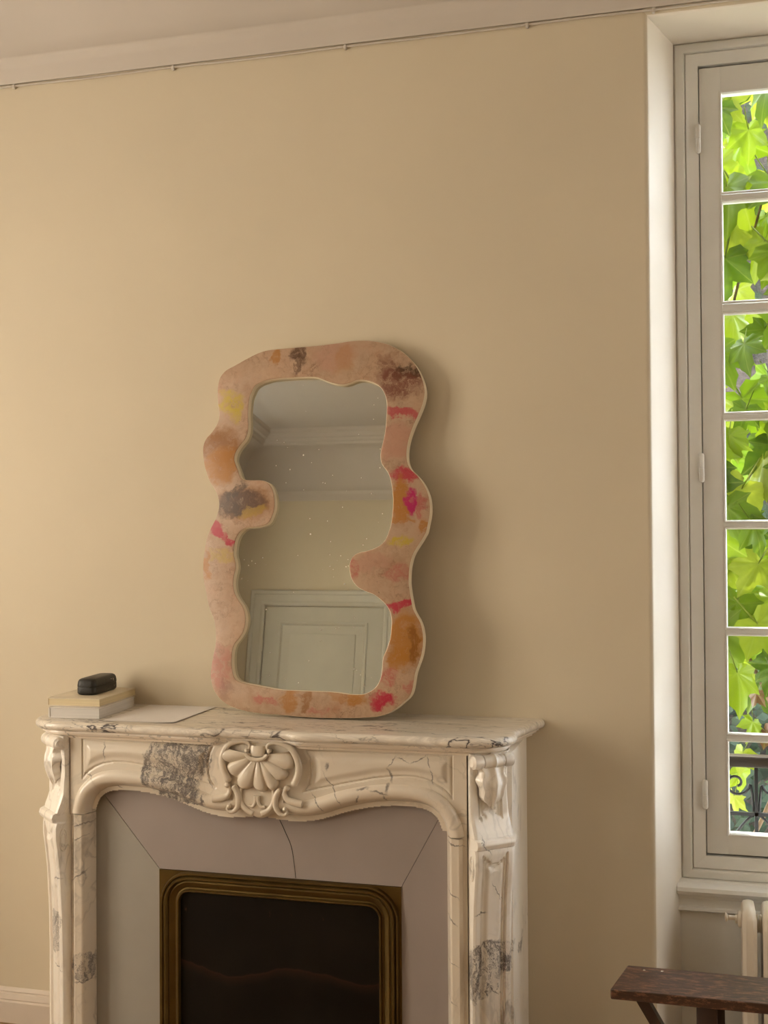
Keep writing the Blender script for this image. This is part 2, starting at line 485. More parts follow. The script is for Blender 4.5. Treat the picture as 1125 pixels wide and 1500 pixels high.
M_marble_frieze = marble('frieze_marble', (1, 1, 1), (0, 0.5, 0), 2.4, 0.35,
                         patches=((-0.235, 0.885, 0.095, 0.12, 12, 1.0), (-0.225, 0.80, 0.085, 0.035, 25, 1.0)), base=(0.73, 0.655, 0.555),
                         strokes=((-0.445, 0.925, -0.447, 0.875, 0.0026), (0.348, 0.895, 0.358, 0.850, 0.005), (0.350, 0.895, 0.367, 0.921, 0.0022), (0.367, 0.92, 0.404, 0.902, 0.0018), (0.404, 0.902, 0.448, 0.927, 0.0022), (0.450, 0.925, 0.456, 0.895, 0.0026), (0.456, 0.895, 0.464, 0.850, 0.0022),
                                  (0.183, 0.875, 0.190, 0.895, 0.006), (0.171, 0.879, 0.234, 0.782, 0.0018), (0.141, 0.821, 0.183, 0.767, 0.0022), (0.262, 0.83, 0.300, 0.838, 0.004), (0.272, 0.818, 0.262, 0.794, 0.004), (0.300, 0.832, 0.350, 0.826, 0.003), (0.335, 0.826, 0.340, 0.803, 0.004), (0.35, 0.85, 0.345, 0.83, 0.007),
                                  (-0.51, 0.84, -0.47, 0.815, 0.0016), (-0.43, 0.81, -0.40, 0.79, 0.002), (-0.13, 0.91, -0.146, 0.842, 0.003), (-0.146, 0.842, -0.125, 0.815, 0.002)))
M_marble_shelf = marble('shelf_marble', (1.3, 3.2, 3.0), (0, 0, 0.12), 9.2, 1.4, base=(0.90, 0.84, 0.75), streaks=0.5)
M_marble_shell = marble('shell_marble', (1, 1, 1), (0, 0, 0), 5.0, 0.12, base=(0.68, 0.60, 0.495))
M_insert = plain('mauve_grey_paint', (0.335, 0.285, 0.265), 0.5, 0.05, 5, 0.05, 40)
M_insert2 = plain('grey_green_paint', (0.34, 0.315, 0.275), 0.5, 0.05, 5, 0.05, 40)
M_paper = plain('white_paper', (0.80, 0.76, 0.74), 0.7, 0.02)
M_iron = plain('black_iron', (0.02, 0.02, 0.022), 0.45, 0.1, 20)
M_rad = plain('radiator_enamel', (0.74, 0.66, 0.55), 0.3, 0.05, 10)


def mat_brass():
    t = NT('aged_brass')
    v = t.coord((6, 6, 6))
    n = t.noise(v, 2.0, 5, 0.6)
    t.base(t.ramp(n, [(0.3, (0.095, 0.058, 0.014)), (0.55, (0.13, 0.082, 0.022)), (0.8, (0.17, 0.11, 0.034))]))
    t.metal(0.75)
    t.rough(0.38)
    return t.m


def mat_wood(name, dark, lightc, axis=(1.0, 12.0, 12.0), rough=0.45, worn=0.0):
    t = NT(name)
    v = t.coord(axis)
    n = t.noise(v, 3.0, 6, 0.65, 0.8)
    col = t.ramp(n, [(0.25, dark), (0.75, lightc)])
    if worn:
        w = t.ramp(t.noise(t.coord((5, 16, 16)), 6.0, 6, 0.8), [(0.50, 0.0), (0.60, 1.0)])
        col = t.mix(t.math('MULTIPLY', w, worn), col, tuple(min(1, c * 3.2) for c in lightc))
    t.base(col)
    t.rough(rough)
    t.bump(t.noise(v, 8.0, 5, 0.7), 0.35, 0.003)
    return t.m


M_brass = mat_brass()
M_bench = mat_wood('dark_worn_wood', (0.022, 0.010, 0.006), (0.080, 0.036, 0.020), worn=0.7)
M_bench_leg = mat_wood('dark_wood', (0.018, 0.008, 0.005), (0.05, 0.022, 0.012), (10, 10, 1))
M_floor = mat_wood('oak_floor', (0.20, 0.11, 0.045), (0.34, 0.20, 0.085), (1.2, 9.0, 1), 0.35)


def mat_screen():
    """dark glossy board with a faint russet wavy line"""
    t = NT('blackened_board')
    c = t.new('ShaderNodeTexCoord')
    sep = t.new('ShaderNodeSeparateXYZ')
    t.link(c.outputs['Object'], sep.inputs[0])
    x, z = sep.outputs[0], sep.outputs[2]
    wob = t.noise(t.coord((5, 1, 1)), 1.0, 4, 0.6)
    ridge = t.math('ADD', t.math('MULTIPLY_ADD', t.math('SINE', t.math('MULTIPLY', x, 17.0)), 0.016, 0.330), t.math('MULTIPLY_ADD', wob, 0.06, -0.03))
    d = t.math('SUBTRACT', z, ridge)
    band = t.ramp(t.math('MULTIPLY_ADD', d, 8.0, 0.5), [(0.30, 0.0), (0.47, 0.55), (0.50, 1.0), (0.53, 0.0)])
    board_dark = t.ramp(t.noise(t.coord((3, 1, 3)), 2.0, 4), [(0.3, (0.005, 0.0035, 0.0025)), (0.7, (0.011, 0.008, 0.0055))])
    col = t.mix(t.math('MULTIPLY', band, 0.7), board_dark, (0.045, 0.020, 0.012))
    sp = t.ramp(t.noise(t.coord((6, 1, 3)), 6.0, 4, 0.7), [(0.66, 0.0), (0.74, 1.0)])
    top = t.ramp(z, [(0.42, 0.0), (0.47, 1.0)])
    col = t.mix(t.math('MULTIPLY', t.math('MULTIPLY', sp, top), 0.6), col, (0.10, 0.05, 0.03))
    t.base(col)
    t.rough(0.4)
    t.b.inputs['Specular IOR Level'].default_value = 0.16
    return t.m


M_screen = mat_screen()


def mat_glass(name='window_glass'):
    t = NT(name)
    tr = t.new('ShaderNodeBsdfTransparent')
    gl = t.new('ShaderNodeBsdfGlossy')
    gl.inputs['Roughness'].default_value = 0.02
    lw = t.new('ShaderNodeLayerWeight')
    lw.inputs['Blend'].default_value = 0.5
    refl = t.math('MULTIPLY_ADD', t.math('POWER', lw.outputs['Facing'], 5.0), 0.7, 0.025)
    mx = t.new('ShaderNodeMixShader')
    t.link(refl, mx.inputs[0])
    t.link(tr.outputs[0], mx.inputs[1])
    t.link(gl.outputs[0], mx.inputs[2])
    t.link(mx.outputs[0], t.out.inputs[0])
    return t.m


M_glass = mat_glass()


def mat_mirror():
    t = NT('old_mirror_glass')
    v = t.coord()
    vo = t.new('ShaderNodeTexVoronoi')
    vo.inputs['Scale'].default_value = 30.0
    t.link(v, vo.inputs['Vector'])
    sep = t.new('ShaderNodeSeparateColor')
    t.link(vo.outputs['Color'], sep.inputs[0])
    big = t.math('LESS_THAN', vo.outputs['Distance'], t.math('MULTIPLY', sep.outputs[1], 0.11))
    pick = t.math('GREATER_THAN', t.math('ADD', sep.outputs[0], t.math('MULTIPLY_ADD', t.noise(v, 4.0, 2), 0.9, -0.45)), 0.62)
    vo2 = t.new('ShaderNodeTexVoronoi')
    vo2.inputs['Scale'].default_value = 95.0
    t.link(v, vo2.inputs['Vector'])
    sep2 = t.new('ShaderNodeSeparateColor')
    t.link(vo2.outputs['Color'], sep2.inputs[0])
    small = t.math('MULTIPLY', t.math('LESS_THAN', vo2.outputs['Distance'], 0.13),
                   t.math('GREATER_THAN', t.math('ADD', sep2.outputs[0], t.math('MULTIPLY_ADD', t.noise(v, 5.0, 3), 1.6, -0.80)), 0.93))
    fac = t.math('MAXIMUM', t.math('MULTIPLY', big, pick), small)
    t.base((0.70, 0.70, 0.63))
    t.metal(1.0)
    t.rough(0.015)
    df = t.new('ShaderNodeBsdfDiffuse')
    df.inputs[0].default_value = (0.95, 0.9, 0.8, 1)
    mx = t.new('ShaderNodeMixShader')
    t.link(fac, mx.inputs[0])
    t.link(t.b.outputs[0], mx.inputs[1])
    t.link(df.outputs[0], mx.inputs[2])
    t.link(mx.outputs[0], t.out.inputs[0])
    return t.m


def mat_mirror_frame():
    t = NT('painted_plaster_blotches')
    c = t.new('ShaderNodeTexCoord')
    P = c.outputs['Object']
    wob = t.noise(P, 22.0, 4, 0.65, color=True)
    sub = t.new('ShaderNodeVectorMath', operation='MULTIPLY_ADD')
    t.link(wob, sub.inputs[0])
    sub.inputs[1].default_value = (0.075, 0.0, 0.075)
    t.link(P, sub.inputs[2])
    off = t.new('ShaderNodeVectorMath', operation='ADD')
    t.link(sub.outputs[0], off.inputs[0])
    off.inputs[1].default_value = (-0.0375, 0, -0.0375)
    W = off.outputs[0]
    base = t.ramp(t.noise(P, 11.0, 6, 0.65), [(0.30, (0.42, 0.25, 0.155)), (0.45, (0.54, 0.385, 0.28)), (0.58, (0.56, 0.38, 0.27)), (0.72, (0.50, 0.27, 0.17))])
    col = t.mix(t.ramp(t.noise(W, 6.0, 4), [(0.5, 0.0), (0.7, 0.5)]), base, (0.60, 0.42, 0.28))
    mot = t.ramp(t.noise(W, 70.0, 5, 0.75), [(0.42, 0.0), (0.62, 0.55)])
    motg = t.ramp(t.noise(P, 9.0, 4, 0.6), [(0.40, 0.15), (0.62, 1.0)])
    col = t.mix(t.math('MULTIPLY', mot, motg), col, (0.36, 0.20, 0.115))
    lines = t.ramp(t.math('ABSOLUTE', t.math('SUBTRACT', t.noise(W, 13.0, 4, 0.6), 0.5)), [(0.0, 0.6), (0.006, 0.35), (0.014, 0.0)])
    col = t.mix(t.math('MULTIPLY', lines, motg), col, (0.20, 0.10, 0.055))
    pale = t.ramp(t.noise(W, 26.0, 5, 0.7), [(0.58, 0.0), (0.70, 0.45)])
    col = t.mix(pale, col, (0.62, 0.48, 0.36))
    streak = t.ramp(t.noise(W, 34.0, 6, 0.75), [(0.30, 0.35), (0.48, 1.0)])
    streak2 = t.ramp(t.noise(W, 48.0, 6, 0.8), [(0.38, 0.1), (0.52, 1.0)])
    cols = {'or': (0.46, 0.19, 0.02), 'ob': (0.30, 0.115, 0.012), 'pu': (0.10, 0.042, 0.014), 'db': (0.06, 0.030, 0.010),
            'rb': (0.20, 0.06, 0.035), 'cr': (0.50, 0.022, 0.06), 'mg': (0.50, 0.015, 0.14), 'ye': (0.56, 0.43, 0.02),
            'yb': (0.42, 0.26, 0.03), 'pk': (0.55, 0.29, 0.22), 'rp': (0.50, 0.13, 0.11)}
    for (bx, bz, rx, rz, ro, ck, st) in BLOBS:
        mp = t.new('ShaderNodeMapping', vector_type='TEXTURE')
        mp.inputs['Location'].default_value = (bx, 0, bz)
        mp.inputs['Rotation'].default_value = (0, R(-ro), 0)
        mp.inputs['Scale'].default_value = (rx, 10.0, rz)
        t.link(W, mp.inputs[0])
        ln = t.new('ShaderNodeVectorMath', operation='LENGTH')
        t.link(mp.outputs[0], ln.inputs[0])
        mr = t.new('ShaderNodeMapRange', interpolation_type='SMOOTHSTEP')
        mr.inputs[1].default_value = 0.70
        mr.inputs[2].default_value = 1.30
        mr.inputs[3].default_value = st
        mr.inputs[4].default_value = 0.0
        t.link(ln.outputs['Value'], mr.inputs[0])
        col = t.mix(t.math('MULTIPLY', mr.outputs[0], streak2 if ck in ('rb', 'db', 'rp', 'ye') else streak), col, cols[ck])
    wear = t.ramp(t.noise(W, 58.0, 5, 0.75), [(0.56, 0.0), (0.66, 0.4)])
    col = t.mix(wear, col, (0.52, 0.36, 0.25))
    fle = t.ramp(t.noise(P, 150.0, 3, 0.6), [(0.66, 0.0), (0.70, 1.0)])
    fleg = t.ramp(t.noise(P, 8.0, 3), [(0.45, 0.0), (0.6, 0.8)])
    col = t.mix(t.math('MULTIPLY', fle, fleg), col, (0.12, 0.05, 0.03))
    col = t.mix(1.0, col, (0.84, 0.80, 0.74), 'MULTIPLY')
    t.base(col)
    t.rough(0.42)
    t.bump(t.noise(P, 60.0, 5, 0.7), 0.12, 0.003)
    return t.m


# ------------------------------------------------------------------ room shell
XL, XR, YF, ZC = -3.45, 2.40, -5.30, 3.35      # left wall, right wall, front wall (behind the camera), ceiling
TH = 0.35
# back wall: plan polygons with softly rounded arrises and splayed reveals, window niche down to the floor
def arc(cx, cy, r, a0, a1, n=6):
    return [(cx + r * math.cos(R(a0 + (a1 - a0) * i / n)), cy + r * math.sin(R(a0 + (a1 - a0) * i / n))) for i in range(n + 1)]


WXL, WXR = -0.100, 1.255       # niche at the wall face
FXL, FXR = -0.036, 1.19        # niche at the window frame
WY = 0.20                      # window plane
ZH = 2.860                     # soffit
mb = MB()
mb.prism([(XL - TH, 0.0), (WXL - 0.012, 0.0)] + arc(WXL - 0.012, 0.016, 0.016, -90, -20) + [(FXL, WY + 0.005), (FXL, TH), (XL - TH, TH)], 'z', -0.1, 3.55)
mb.prism([(XR + TH, 0.0), (XR + TH, TH), (FXR, TH), (FXR, WY + 0.005)] + [(WXR + WXL - a, b) for a, b in reversed(arc(WXL - 0.012, 0.016, 0.016, -90, -20))] + [(WXR + 0.012, 0.0)], 'z', -0.1, 3.55)
mb.prism([(0.0, 3.55), (0.0, ZH + 0.014)] + [(0.014 + 0.014 * math.cos(R(a)), ZH + 0.014 + 0.014 * math.sin(R(a))) for a in (200, 225, 250, 270)] + [(TH, ZH), (TH, 3.55)], 'x', WXL - 0.03, WXR + 0.03)
wb = struct('wall_back', mb.v, mb.f, [M_wall, M_reveal], 'cream plastered wall with a deep splayed window niche at its right end', 40)
for p in wb.data.polygons:
    if p.center.x > WXL - 0.004 and p.center.x < WXR + 0.004 and p.center.y > 0.006 and p.center.y < 0.3:
        p.material_index = 1
mb = MB().box(FXL - 0.02, FXR + 0.02, WY - 0.005, TH, -0.1, 0.47)
struct('wall_apron', mb.v, mb.f, M_trim, 'grey painted wall panel behind the radiator below the window', 0)


mb = MB()
for (ya, yb) in ((YF - TH, -4.60), (-3.50, -2.35), (-1.05, 0.0)):
    mb.box(XL - TH, XL, ya, yb, -0.1, 3.55)
for (ya, yb) in ((-4.60, -3.50), (-2.35, -1.05)):
    mb.box(XL - TH, XL, ya, yb, -0.1, 0.55)
    mb.box(XL - TH, XL, ya, yb, 2.9, 3.55)
struct('wall_left', mb.v, mb.f, M_wall, 'cream side wall on the left with two tall windows', 0)
mb = MB().box(XR, XR + TH, YF - TH, -1.25, -0.1, 3.55).box(XR, XR + TH, -0.45, 0.0, -0.1, 3.55).box(XR, XR + TH, -1.25, -0.45, -0.1, 0.55).box(XR, XR + TH, -1.25, -0.45, 2.9, 3.55)
struct('wall_right', mb.v, mb.f, M_wall, 'cream side wall on the right with a tall window', 0)
mb = MB().box(XL - TH, XR + TH, YF - TH, YF, -0.1, 3.55)
struct('wall_front', mb.v, mb.f, M_wall, 'cream wall opposite the fireplace, seen in the mirror', 0)
mb = MB().box(XL - TH, XR + TH, YF - TH, TH, -0.12, 0.0)
struct('floor', mb.v, mb.f, M_floor, 'warm oak boarded floor', 0)
mb = MB().box(XL - TH, XR + TH, YF - TH, TH, ZC, ZC + 0.15)
struct('ceiling', mb.v, mb.f, M_ceil, 'pale plaster ceiling', 0)

# cornice: one profile (out from wall, height) swept round the room
prof = [(0.0, 2.880), (0.010, 2.878), (0.012, 2.884), (0.014, 2.922), (0.018, 2.932), (0.028, 2.940), (0.032, 2.948), (0.032, 2.954), (0.030, 2.958)]
for i in range(1, 13):
    a = R(90 * i / 12)
    prof.append((0.030 + 0.235 * (1 - math.cos(a)), 2.958 + 0.285 * math.sin(a)))
prof += [(0.275, 3.248), (0.290, 3.246), (0.297, 3.262), (0.312, 3.268), (0.318, 3.288), (0.338, 3.294), (0.352, 3.312), (0.366, 3.318), (0.370, 3.338), (0.385, ZC)]
names = ('trim_1', 'trim_2', 'trim_3', 'trim_4')
for nm, (ax, a, b, sgn, wall) in zip(names, (('x', XL, XR, -1, 0.0), ('x', XL, XR, 1, YF), ('y', YF, 0.0, 1, XL), ('y', YF, 0.0, -1, XR))):
    rows = []
    for end in (0, 1):
        row = []
        for o_, z in prof:
            t = a + o_ if end == 0 else b - o_
            row.append((t, wall + sgn * o_, z) if ax == 'x' else (wall + sgn * o_, t, z))
        rows.append(row)
    g = MB().grid(rows)
    struct(nm, g.v, g.f, M_ceil, 'coved plaster cornice along the ' + {'trim_1': 'fireplace wall', 'trim_2': 'opposite wall', 'trim_3': 'left wall', 'trim_4': 'right wall'}[nm], 30)

# skirting boards
bprof = [(0.0, 0.0), (0.022, 0.0), (0.022, 0.062), (0.016, 0.066), (0.018, 0.070), (0.014, 0.084), (0.008, 0.087), (0.009, 0.091), (0.004, 0.098), (0.0, 0.100)]


def skirting(name, segs, label):
    g = MB()
    for (ax, a, b, sgn, wall) in segs:
        pl = [(wall + sgn * o_, z) for o_, z in bprof]
        g.prism(pl, ax, a, b)
    struct(name, g.v, g.f, M_base, label, 30)


skirting('baseboard_back', (('x', XL, -1.745, -1, 0.0), ('x', -0.435, WXL - 0.02, -1, 0.0), ('x', WXR + 0.02, XR, -1, 0.0)), 'moulded cream skirting board of the fireplace wall')
skirting('baseboard_left', (('y', YF, 0.0, 1, XL),), 'moulded cream skirting board of the left wall')
skirting('baseboard_right', (('y', YF, 0.0, -1, XR),), 'moulded cream skirting board of the right wall')
skirting('baseboard_front', (('x', XL, -3.34, 1, YF), ('x', -2.04, XR, 1, YF)), 'moulded cream skirting board of the door wall')
# slim boxed strip at the left edge of the view
g = MB().box(-2.12, -2.0705, -0.006, 0.0, 0.10, 1.62, 0.001)
struct('trim_5', g.v, g.f, M_wall, 'slim cream pipe casing on the wall left of the fireplace', 30)

# door on the opposite wall (seen in the mirror)
def door():
    d = empty('door_1', (-2.68, YF, 0), label='panelled door with wide moulded architrave, reflected in the mirror')
    d['kind'] = 'structure'
    hw, zt = 0.47, 2.055
    # architrave
    pr = [(0.0, 0.0), (0.0, 0.028), (0.012, 0.034), (0.03, 0.03), (0.034, 0.022), (0.085, 0.026), (0.09, 0.036), (0.11, 0.042), (0.122, 0.03), (0.125, 0.0)]
    path = [(-hw, 0.0, 1, 0), (-hw, zt, 1, 1), (hw, zt, -1, 1), (hw, 0.0, -1, 0)]
    rows = []
    for (x, z, sx, sz) in path:
        rows.append([(x - sx * o_, y, z + sz * o_) for o_, y in pr])
    MB().grid(rows).build('architrave', M_door, d, 25)
    leaf = MB().box(-hw + 0.004, hw - 0.004, -0.02, 0.014, 0.005, zt - 0.005, 0.002).build('door_leaf', M_door, d)
    for (z0, z1) in ((0.18, 0.85), (1.02, zt - 0.12)):
        x0, x1 = -hw + 0.12, hw - 0.12
        pm = [(0.0, 0.012), (0.004, 0.024), (0.016, 0.026), (0.024, 0.02), (0.03, 0.012)]
        rows = [[(x + sx * o_, y, z + sz * o_) for o_, y in pm] for x, z, sx, sz in ((x0, z0, 1, 1), (x0, z1, 1, -1), (x1, z1, -1, -1), (x1, z0, -1, 1), (x0, z0, 1, 1))]
        MB().grid(rows).build('panel_moulding', M_door, leaf, 25)
        MB().box(x0 + 0.09, x1 - 0.09, 0.010, 0.020, z0 + 0.09, z1 - 0.09, 0.004).build('panel', M_door, leaf)
    h = MB()
    h.lathe([(0.0, 0.012), (0.026, 0.014), (0.024, 0.022), (0.010, 0.026), (0.010, 0.05), (0.026, 0.06), (0.028, 0.075), (0.0, 0.085)], 'y', (hw - 0.06, 0, 1.0), 16)
    h.build('door_knob', M_brass, leaf)
    for z in (0.3, 1.75):
        MB().lathe([(0.0, z - 0.05), (0.008, z - 0.048), (0.008, z + 0.048), (0.0, z + 0.05)], 'z', (-hw, 0.03, 0), 10).build('hinge', M_door, d)


door()


# ------------------------------------------------------------------ windows
def casement(name, label, loc, rotz, W, z0, z1, rows_z, frame=0.067, stile=0.058, detail=True):
    """window local: x along wall 0..W, y out of the room, z up. rows_z = list of (bottom, top) of each pane"""
    w = empty(name, loc, (0, 0, rotz), label)
    w['kind'] = 'structure'
    D0, D1 = 0.0, 0.075
    fr = MB()
    fw_ = frame
    # outer frame with a stepped moulding
    pr = [(0.0, D1), (0.0, 0.012), (0.006, 0.004), (0.020, 0.0), (0.028, 0.002), (0.031, 0.012), (0.034, 0.006), (fw_, 0.010), (fw_, 0.061), (fw_ + 0.014, 0.061), (fw_ + 0.014, D1)]
    c4 = ((0, z0, 1, 1), (0, z1, 1, -1), (W, z1, -1, -1), (W, z0, -1, 1), (0, z0, 1, 1))
    fr.grid([[(x + sx * o_, y, z + sz * o_) for o_, y in pr] for x, z, sx, sz in c4])
    fr.build('frame', M_trim, w, 30)
    half = (W - 2 * fw_) / 2
    gb, gt = rows_z[0][0], rows_z[-1][1]
    for k in range(2):
        sx0 = fw_ + 0.0025 + k * half
        sx1 = sx0 + half - 0.005
        s = MB()
        st = stile
        s.box(sx0, sx0 + st, 0.016, 0.060, z0 + fw_ + 0.006, z1 - fw_ - 0.006, 0.002)
        s.box(sx1 - st, sx1, 0.016, 0.060, z0 + fw_ + 0.006, z1 - fw_ - 0.006, 0.002)
        s.box(sx0 + st - 0.001, sx1 - st + 0.001, 0.016, 0.060, z0 + fw_ + 0.006, gb, 0.002)
        s.box(sx0 + st - 0.001, sx1 - st + 0.001, 0.016, 0.060, gt, z1 - fw_ - 0.006, 0.002)
        sash = s.build('sash', M_trim, w, 30)
        gx0, gx1 = sx0 + st, sx1 - st
        for i in range(len(rows_z) - 1):
            a, b = rows_z[i][1], rows_z[i + 1][0]
            mu = MB()
            mid = (a + b) / 2
            hh = (b - a) / 2
            mu.prism([(0.018, mid - hh * 0.55), (0.018, mid + hh * 0.55), (0.024, mid + hh), (0.054, mid + hh), (0.054, mid - hh), (0.024, mid - hh)], 'x', gx0 - 0.001, gx1 + 0.001)
            mu.build('glazing_bar', M_trim, sash, 25)
        for (a, b) in rows_z:
            MB().box(gx0 - 0.003, gx1 + 0.003, 0.023, 0.026, a - 0.003, b + 0.003).build('pane', M_glass, sash, 0)
            if detail:
                be = MB()
                pb = [(0.0, 0.017), (0.002, 0.0135), (0.005, 0.014), (0.0075, 0.018), (0.0085, 0.023)]
                be.grid([[(x + qx * (o_ - 0.004), y, z + qz * (o_ - 0.004)) for o_, y in pb] for x, z, qx, qz in ((gx0, a, 1, 1), (gx0, b, 1, -1), (gx1, b, -1, -1), (gx1, a, -1, 1), (gx0, a, 1, 1))])
                be.build('glazing_bead', M_trim, sash, 30)
    if detail:
        for z in (2.585, 1.66, 0.75):
            for x in (fw_ - 0.001, W - fw_ + 0.001):
                h = MB()
                h.lathe([(0.0, -0.041), (0.005, -0.040), (0.0075, -0.036), (0.0075, -0.0015), (0.0066, -0.001), (0.0066, 0.001), (0.0075, 0.0015), (0.0075, 0.036), (0.005, 0.040), (0.0, 0.041)], 'z', (x, 0.006, z), 12)
                h.build('hinge', M_trim, w, 40)
        hd = MB()
        hd.tube([(W / 2, 0.004, z0 + 0.2), (W / 2, 0.004, z1 - 0.2)], 0.008, 10)
        hd.lathe([(0.0, -0.05), (0.012, -0.045), (0.014, -0.03), (0.007, -0.02), (0.007, 0.0)], 'y', (W / 2, 0.0, 1.5), 12)
        hd.build('espagnolette_bar', M_trim, w, 40)
    return w


panes = [(0.640, 0.901), (0.918, 1.195), (1.212, 1.492), (1.509, 1.794), (1.812, 2.092), (2.123, 2.407), (2.430, 2.714)]
casement('window_1', 'tall grey-white casement window with small panes, ivy outside', (FXL, WY, 0), 0, FXR - FXL, 0.512, ZH, panes)
pr2 = [(0.70 + 0.345 * i, 0.70 + 0.345 * i + 0.32) for i in range(6)]
casement('window_2', 'tall casement window in the left side wall, nearer the fireplace', (XL - 0.002, -2.35, 0), R(90), 1.30, 0.55, 2.9, pr2, detail=False)

casement('window_3', 'tall casement window in the left side wall, further from the fireplace', (XL - 0.002, -4.60, 0), R(90), 1.10, 0.55, 2.9, pr2, detail=False)

casement('window_4', 'tall casement window in the right side wall', (XR + 0.002, -0.45, 0), R(-90), 0.8, 0.55, 2.9, pr2, detail=False)

# moulded sill rail under the window
sp = [(WY + 0.06, 0.516), (WY - 0.012, 0.516), (WY - 0.016, 0.511), (WY - 0.030, 0.509), (WY - 0.040, 0.502), (WY - 0.043, 0.492), (WY - 0.038, 0.482), (WY - 0.026, 0.477), (WY - 0.024, 0.470),
      (WY - 0.020, 0.468), (WY - 0.019, 0.446), (WY - 0.024, 0.443), (WY - 0.026, 0.436), (WY - 0.020, 0.431), (WY - 0.010, 0.429), (WY + 0.06, 0.429)]
g = MB().prism(sp, 'x', FXL - 0.012, FXR + 0.012)
struct('trim_6', g.v, g.f, M_trim, 'rounded moulded rail below the casement window, above the radiator', 30)

# ------------------------------------------------------------------ marble mantelpiece
XC = -1.094
SH = 0.978                      # shelf height
man = empty('marble_mantelpiece', (XC, 0, 0), label='carved white marble mantelpiece with grey veins and a central shell', cat='mantelpiece')

# --- shelf
half = [(0.0, -0.332), (0.05, -0.333), (0.10, -0.337), (0.118, -0.344), (0.20, -0.342), (0.32, -0.334), (0.44, -0.333), (0.52, -0.335), (0.575, -0.332), (0.612, -0.318), (0.640, -0.290), (0.652, -0.258), (0.651, -0.232), (0.643, -0.208), (0.645, -0.186), (0.656, -0.150), (0.668, -0.095), (0.680, -0.045), (0.692, -0.0)]
half = spline(half, 70)
outl = [(-x * 1.018, y) for x, y in reversed(half[1:])] + list(half)      # left wall end -> right wall end, front towards -y
nn = normals2(outl)
nn = [(-a, -b) for a, b in nn]                                    # outward


def sweep_plan(pl, nrm, prof, name, mat, parent, cap=True):
    rows = []
    for (x, y), (nx, ny) in zip(pl, nrm):
        rows.append([(x + nx * o_, min(0.0, y + ny * o_), z) for o_, z in prof])
    return rows


bull = [(-0.004, SH)] + [(0.001 + 0.013 * math.sin(R(a)), SH - 0.0125 + 0.0125 * math.cos(R(a))) for a in range(15, 181, 15)]
bull += [(-0.004, SH - 0.026)]
g = MB()
rows = sweep_plan(outl, nn, bull, '', None, None)
g.grid(rows)
top = [r[0] for r in rows]
bot = [r[-1] for r in rows]
g.add(top, [tuple(range(len(top)))])
g.add(bot, [tuple(range(len(bot)))])
g.build('shelf', M_marble_shelf, man, 40)
mould = [(-0.004, SH - 0.0255), (-0.003, SH - 0.031), (-0.008, SH - 0.032), (-0.010, SH - 0.037), (-0.014, SH - 0.040), (-0.021, SH - 0.041), (-0.022, SH - 0.047), (-0.04, SH - 0.048)]
g = MB()
g.grid(sweep_plan(outl, nn, mould, '', None, None))
g.build('shelf_moulding', M_marble, man, 30)

# --- frieze plate with sunk panels (relief as geometry)
YJ = -0.310
arch_h = [(0.0, 0.757), (0.05, 0.752), (0.095, 0.749), (0.12, 0.750), (0.15, 0.754), (0.18, 0.763), (0.21, 0.774), (0.24, 0.783), (0.272, 0.791), (0.305, 0.797), (0.338, 0.801), (0.37, 0.802), (0.398, 0.802), (0.423, 0.799), (0.443, 0.793), (0.459, 0.782), (0.471, 0.769), (0.479, 0.752), (0.484, 0.735), (0.485, 0.726)]
arch_h = [(x * 0.494 / 0.485, z) for x, z in arch_h]
arch = [(-x, z) for x, z in reversed(arch_h[1:])] + arch_h
arch = spline(arch, 150)
panel_h = [(0.128, 0.927), (0.512, 0.927), (0.512, 0.823), (0.498, 0.840), (0.474, 0.855), (0.450, 0.865), (0.418, 0.871), (0.386, 0.872), (0.354, 0.869), (0.313, 0.863), (0.272, 0.854), (0.231, 0.845), (0.189, 0.835), (0.152, 0.827), (0.122, 0.818), (0.137, 0.837), (0.143, 0.859), (0.144, 0.883), (0.139, 0.906)]


def seg_dist(px, pz, poly, closed=True):
    d = np.full(px.shape, 9.0)
    n = len(poly)
    for i in range(n if closed else n - 1):
        ax, az = poly[i]
        bx, bz = poly[(i + 1) % n]
        ex, ez = bx - ax, bz - az
        t = np.clip(((px - ax) * ex + (pz - az) * ez) / (ex * ex + ez * ez + 1e-12), 0, 1)
        d = np.minimum(d, np.hypot(px - ax - t * ex, pz - az - t * ez))
    return d


def inside(px, pz, poly):
    r = np.zeros(px.shape, bool)
    n = len(poly)
    for i in range(n):
        ax, az = poly[i]
        bx, bz = poly[(i + 1) % n]
        c = ((az > pz) != (bz > pz)) & (px < (bx - ax) * (pz - az) / (bz - az + 1e-15) + ax)
        r ^= c
    return r


nx, nz = 363, 82
gx = np.linspace(-0.549, 0.549, nx)
gz = np.linspace(0.722, 0.940, nz)
PX, PZ = np.meshgrid(gx, gz)
dep = np.zeros(PX.shape)
for sgn in (1, -1):
    pol = [(sgn * a, b) for a, b in panel_h]
    ins = inside(PX, PZ, pol)
    d = seg_dist(PX, PZ, pol)
    groove = -0.0035 * (1 - sm(0.0012, 0.0035, d))
    pill = np.where(ins, 0.006 * sm(0.010, 0.028, d), 0)
    dep += groove + pill
# centre of the frieze swells forward
dep += 0.010 * (1 - sm(0.06, 0.16, np.abs(PX)))
keep = ~inside(PX, PZ, arch + [(0.494, 0.60), (-0.494, 0.60)])
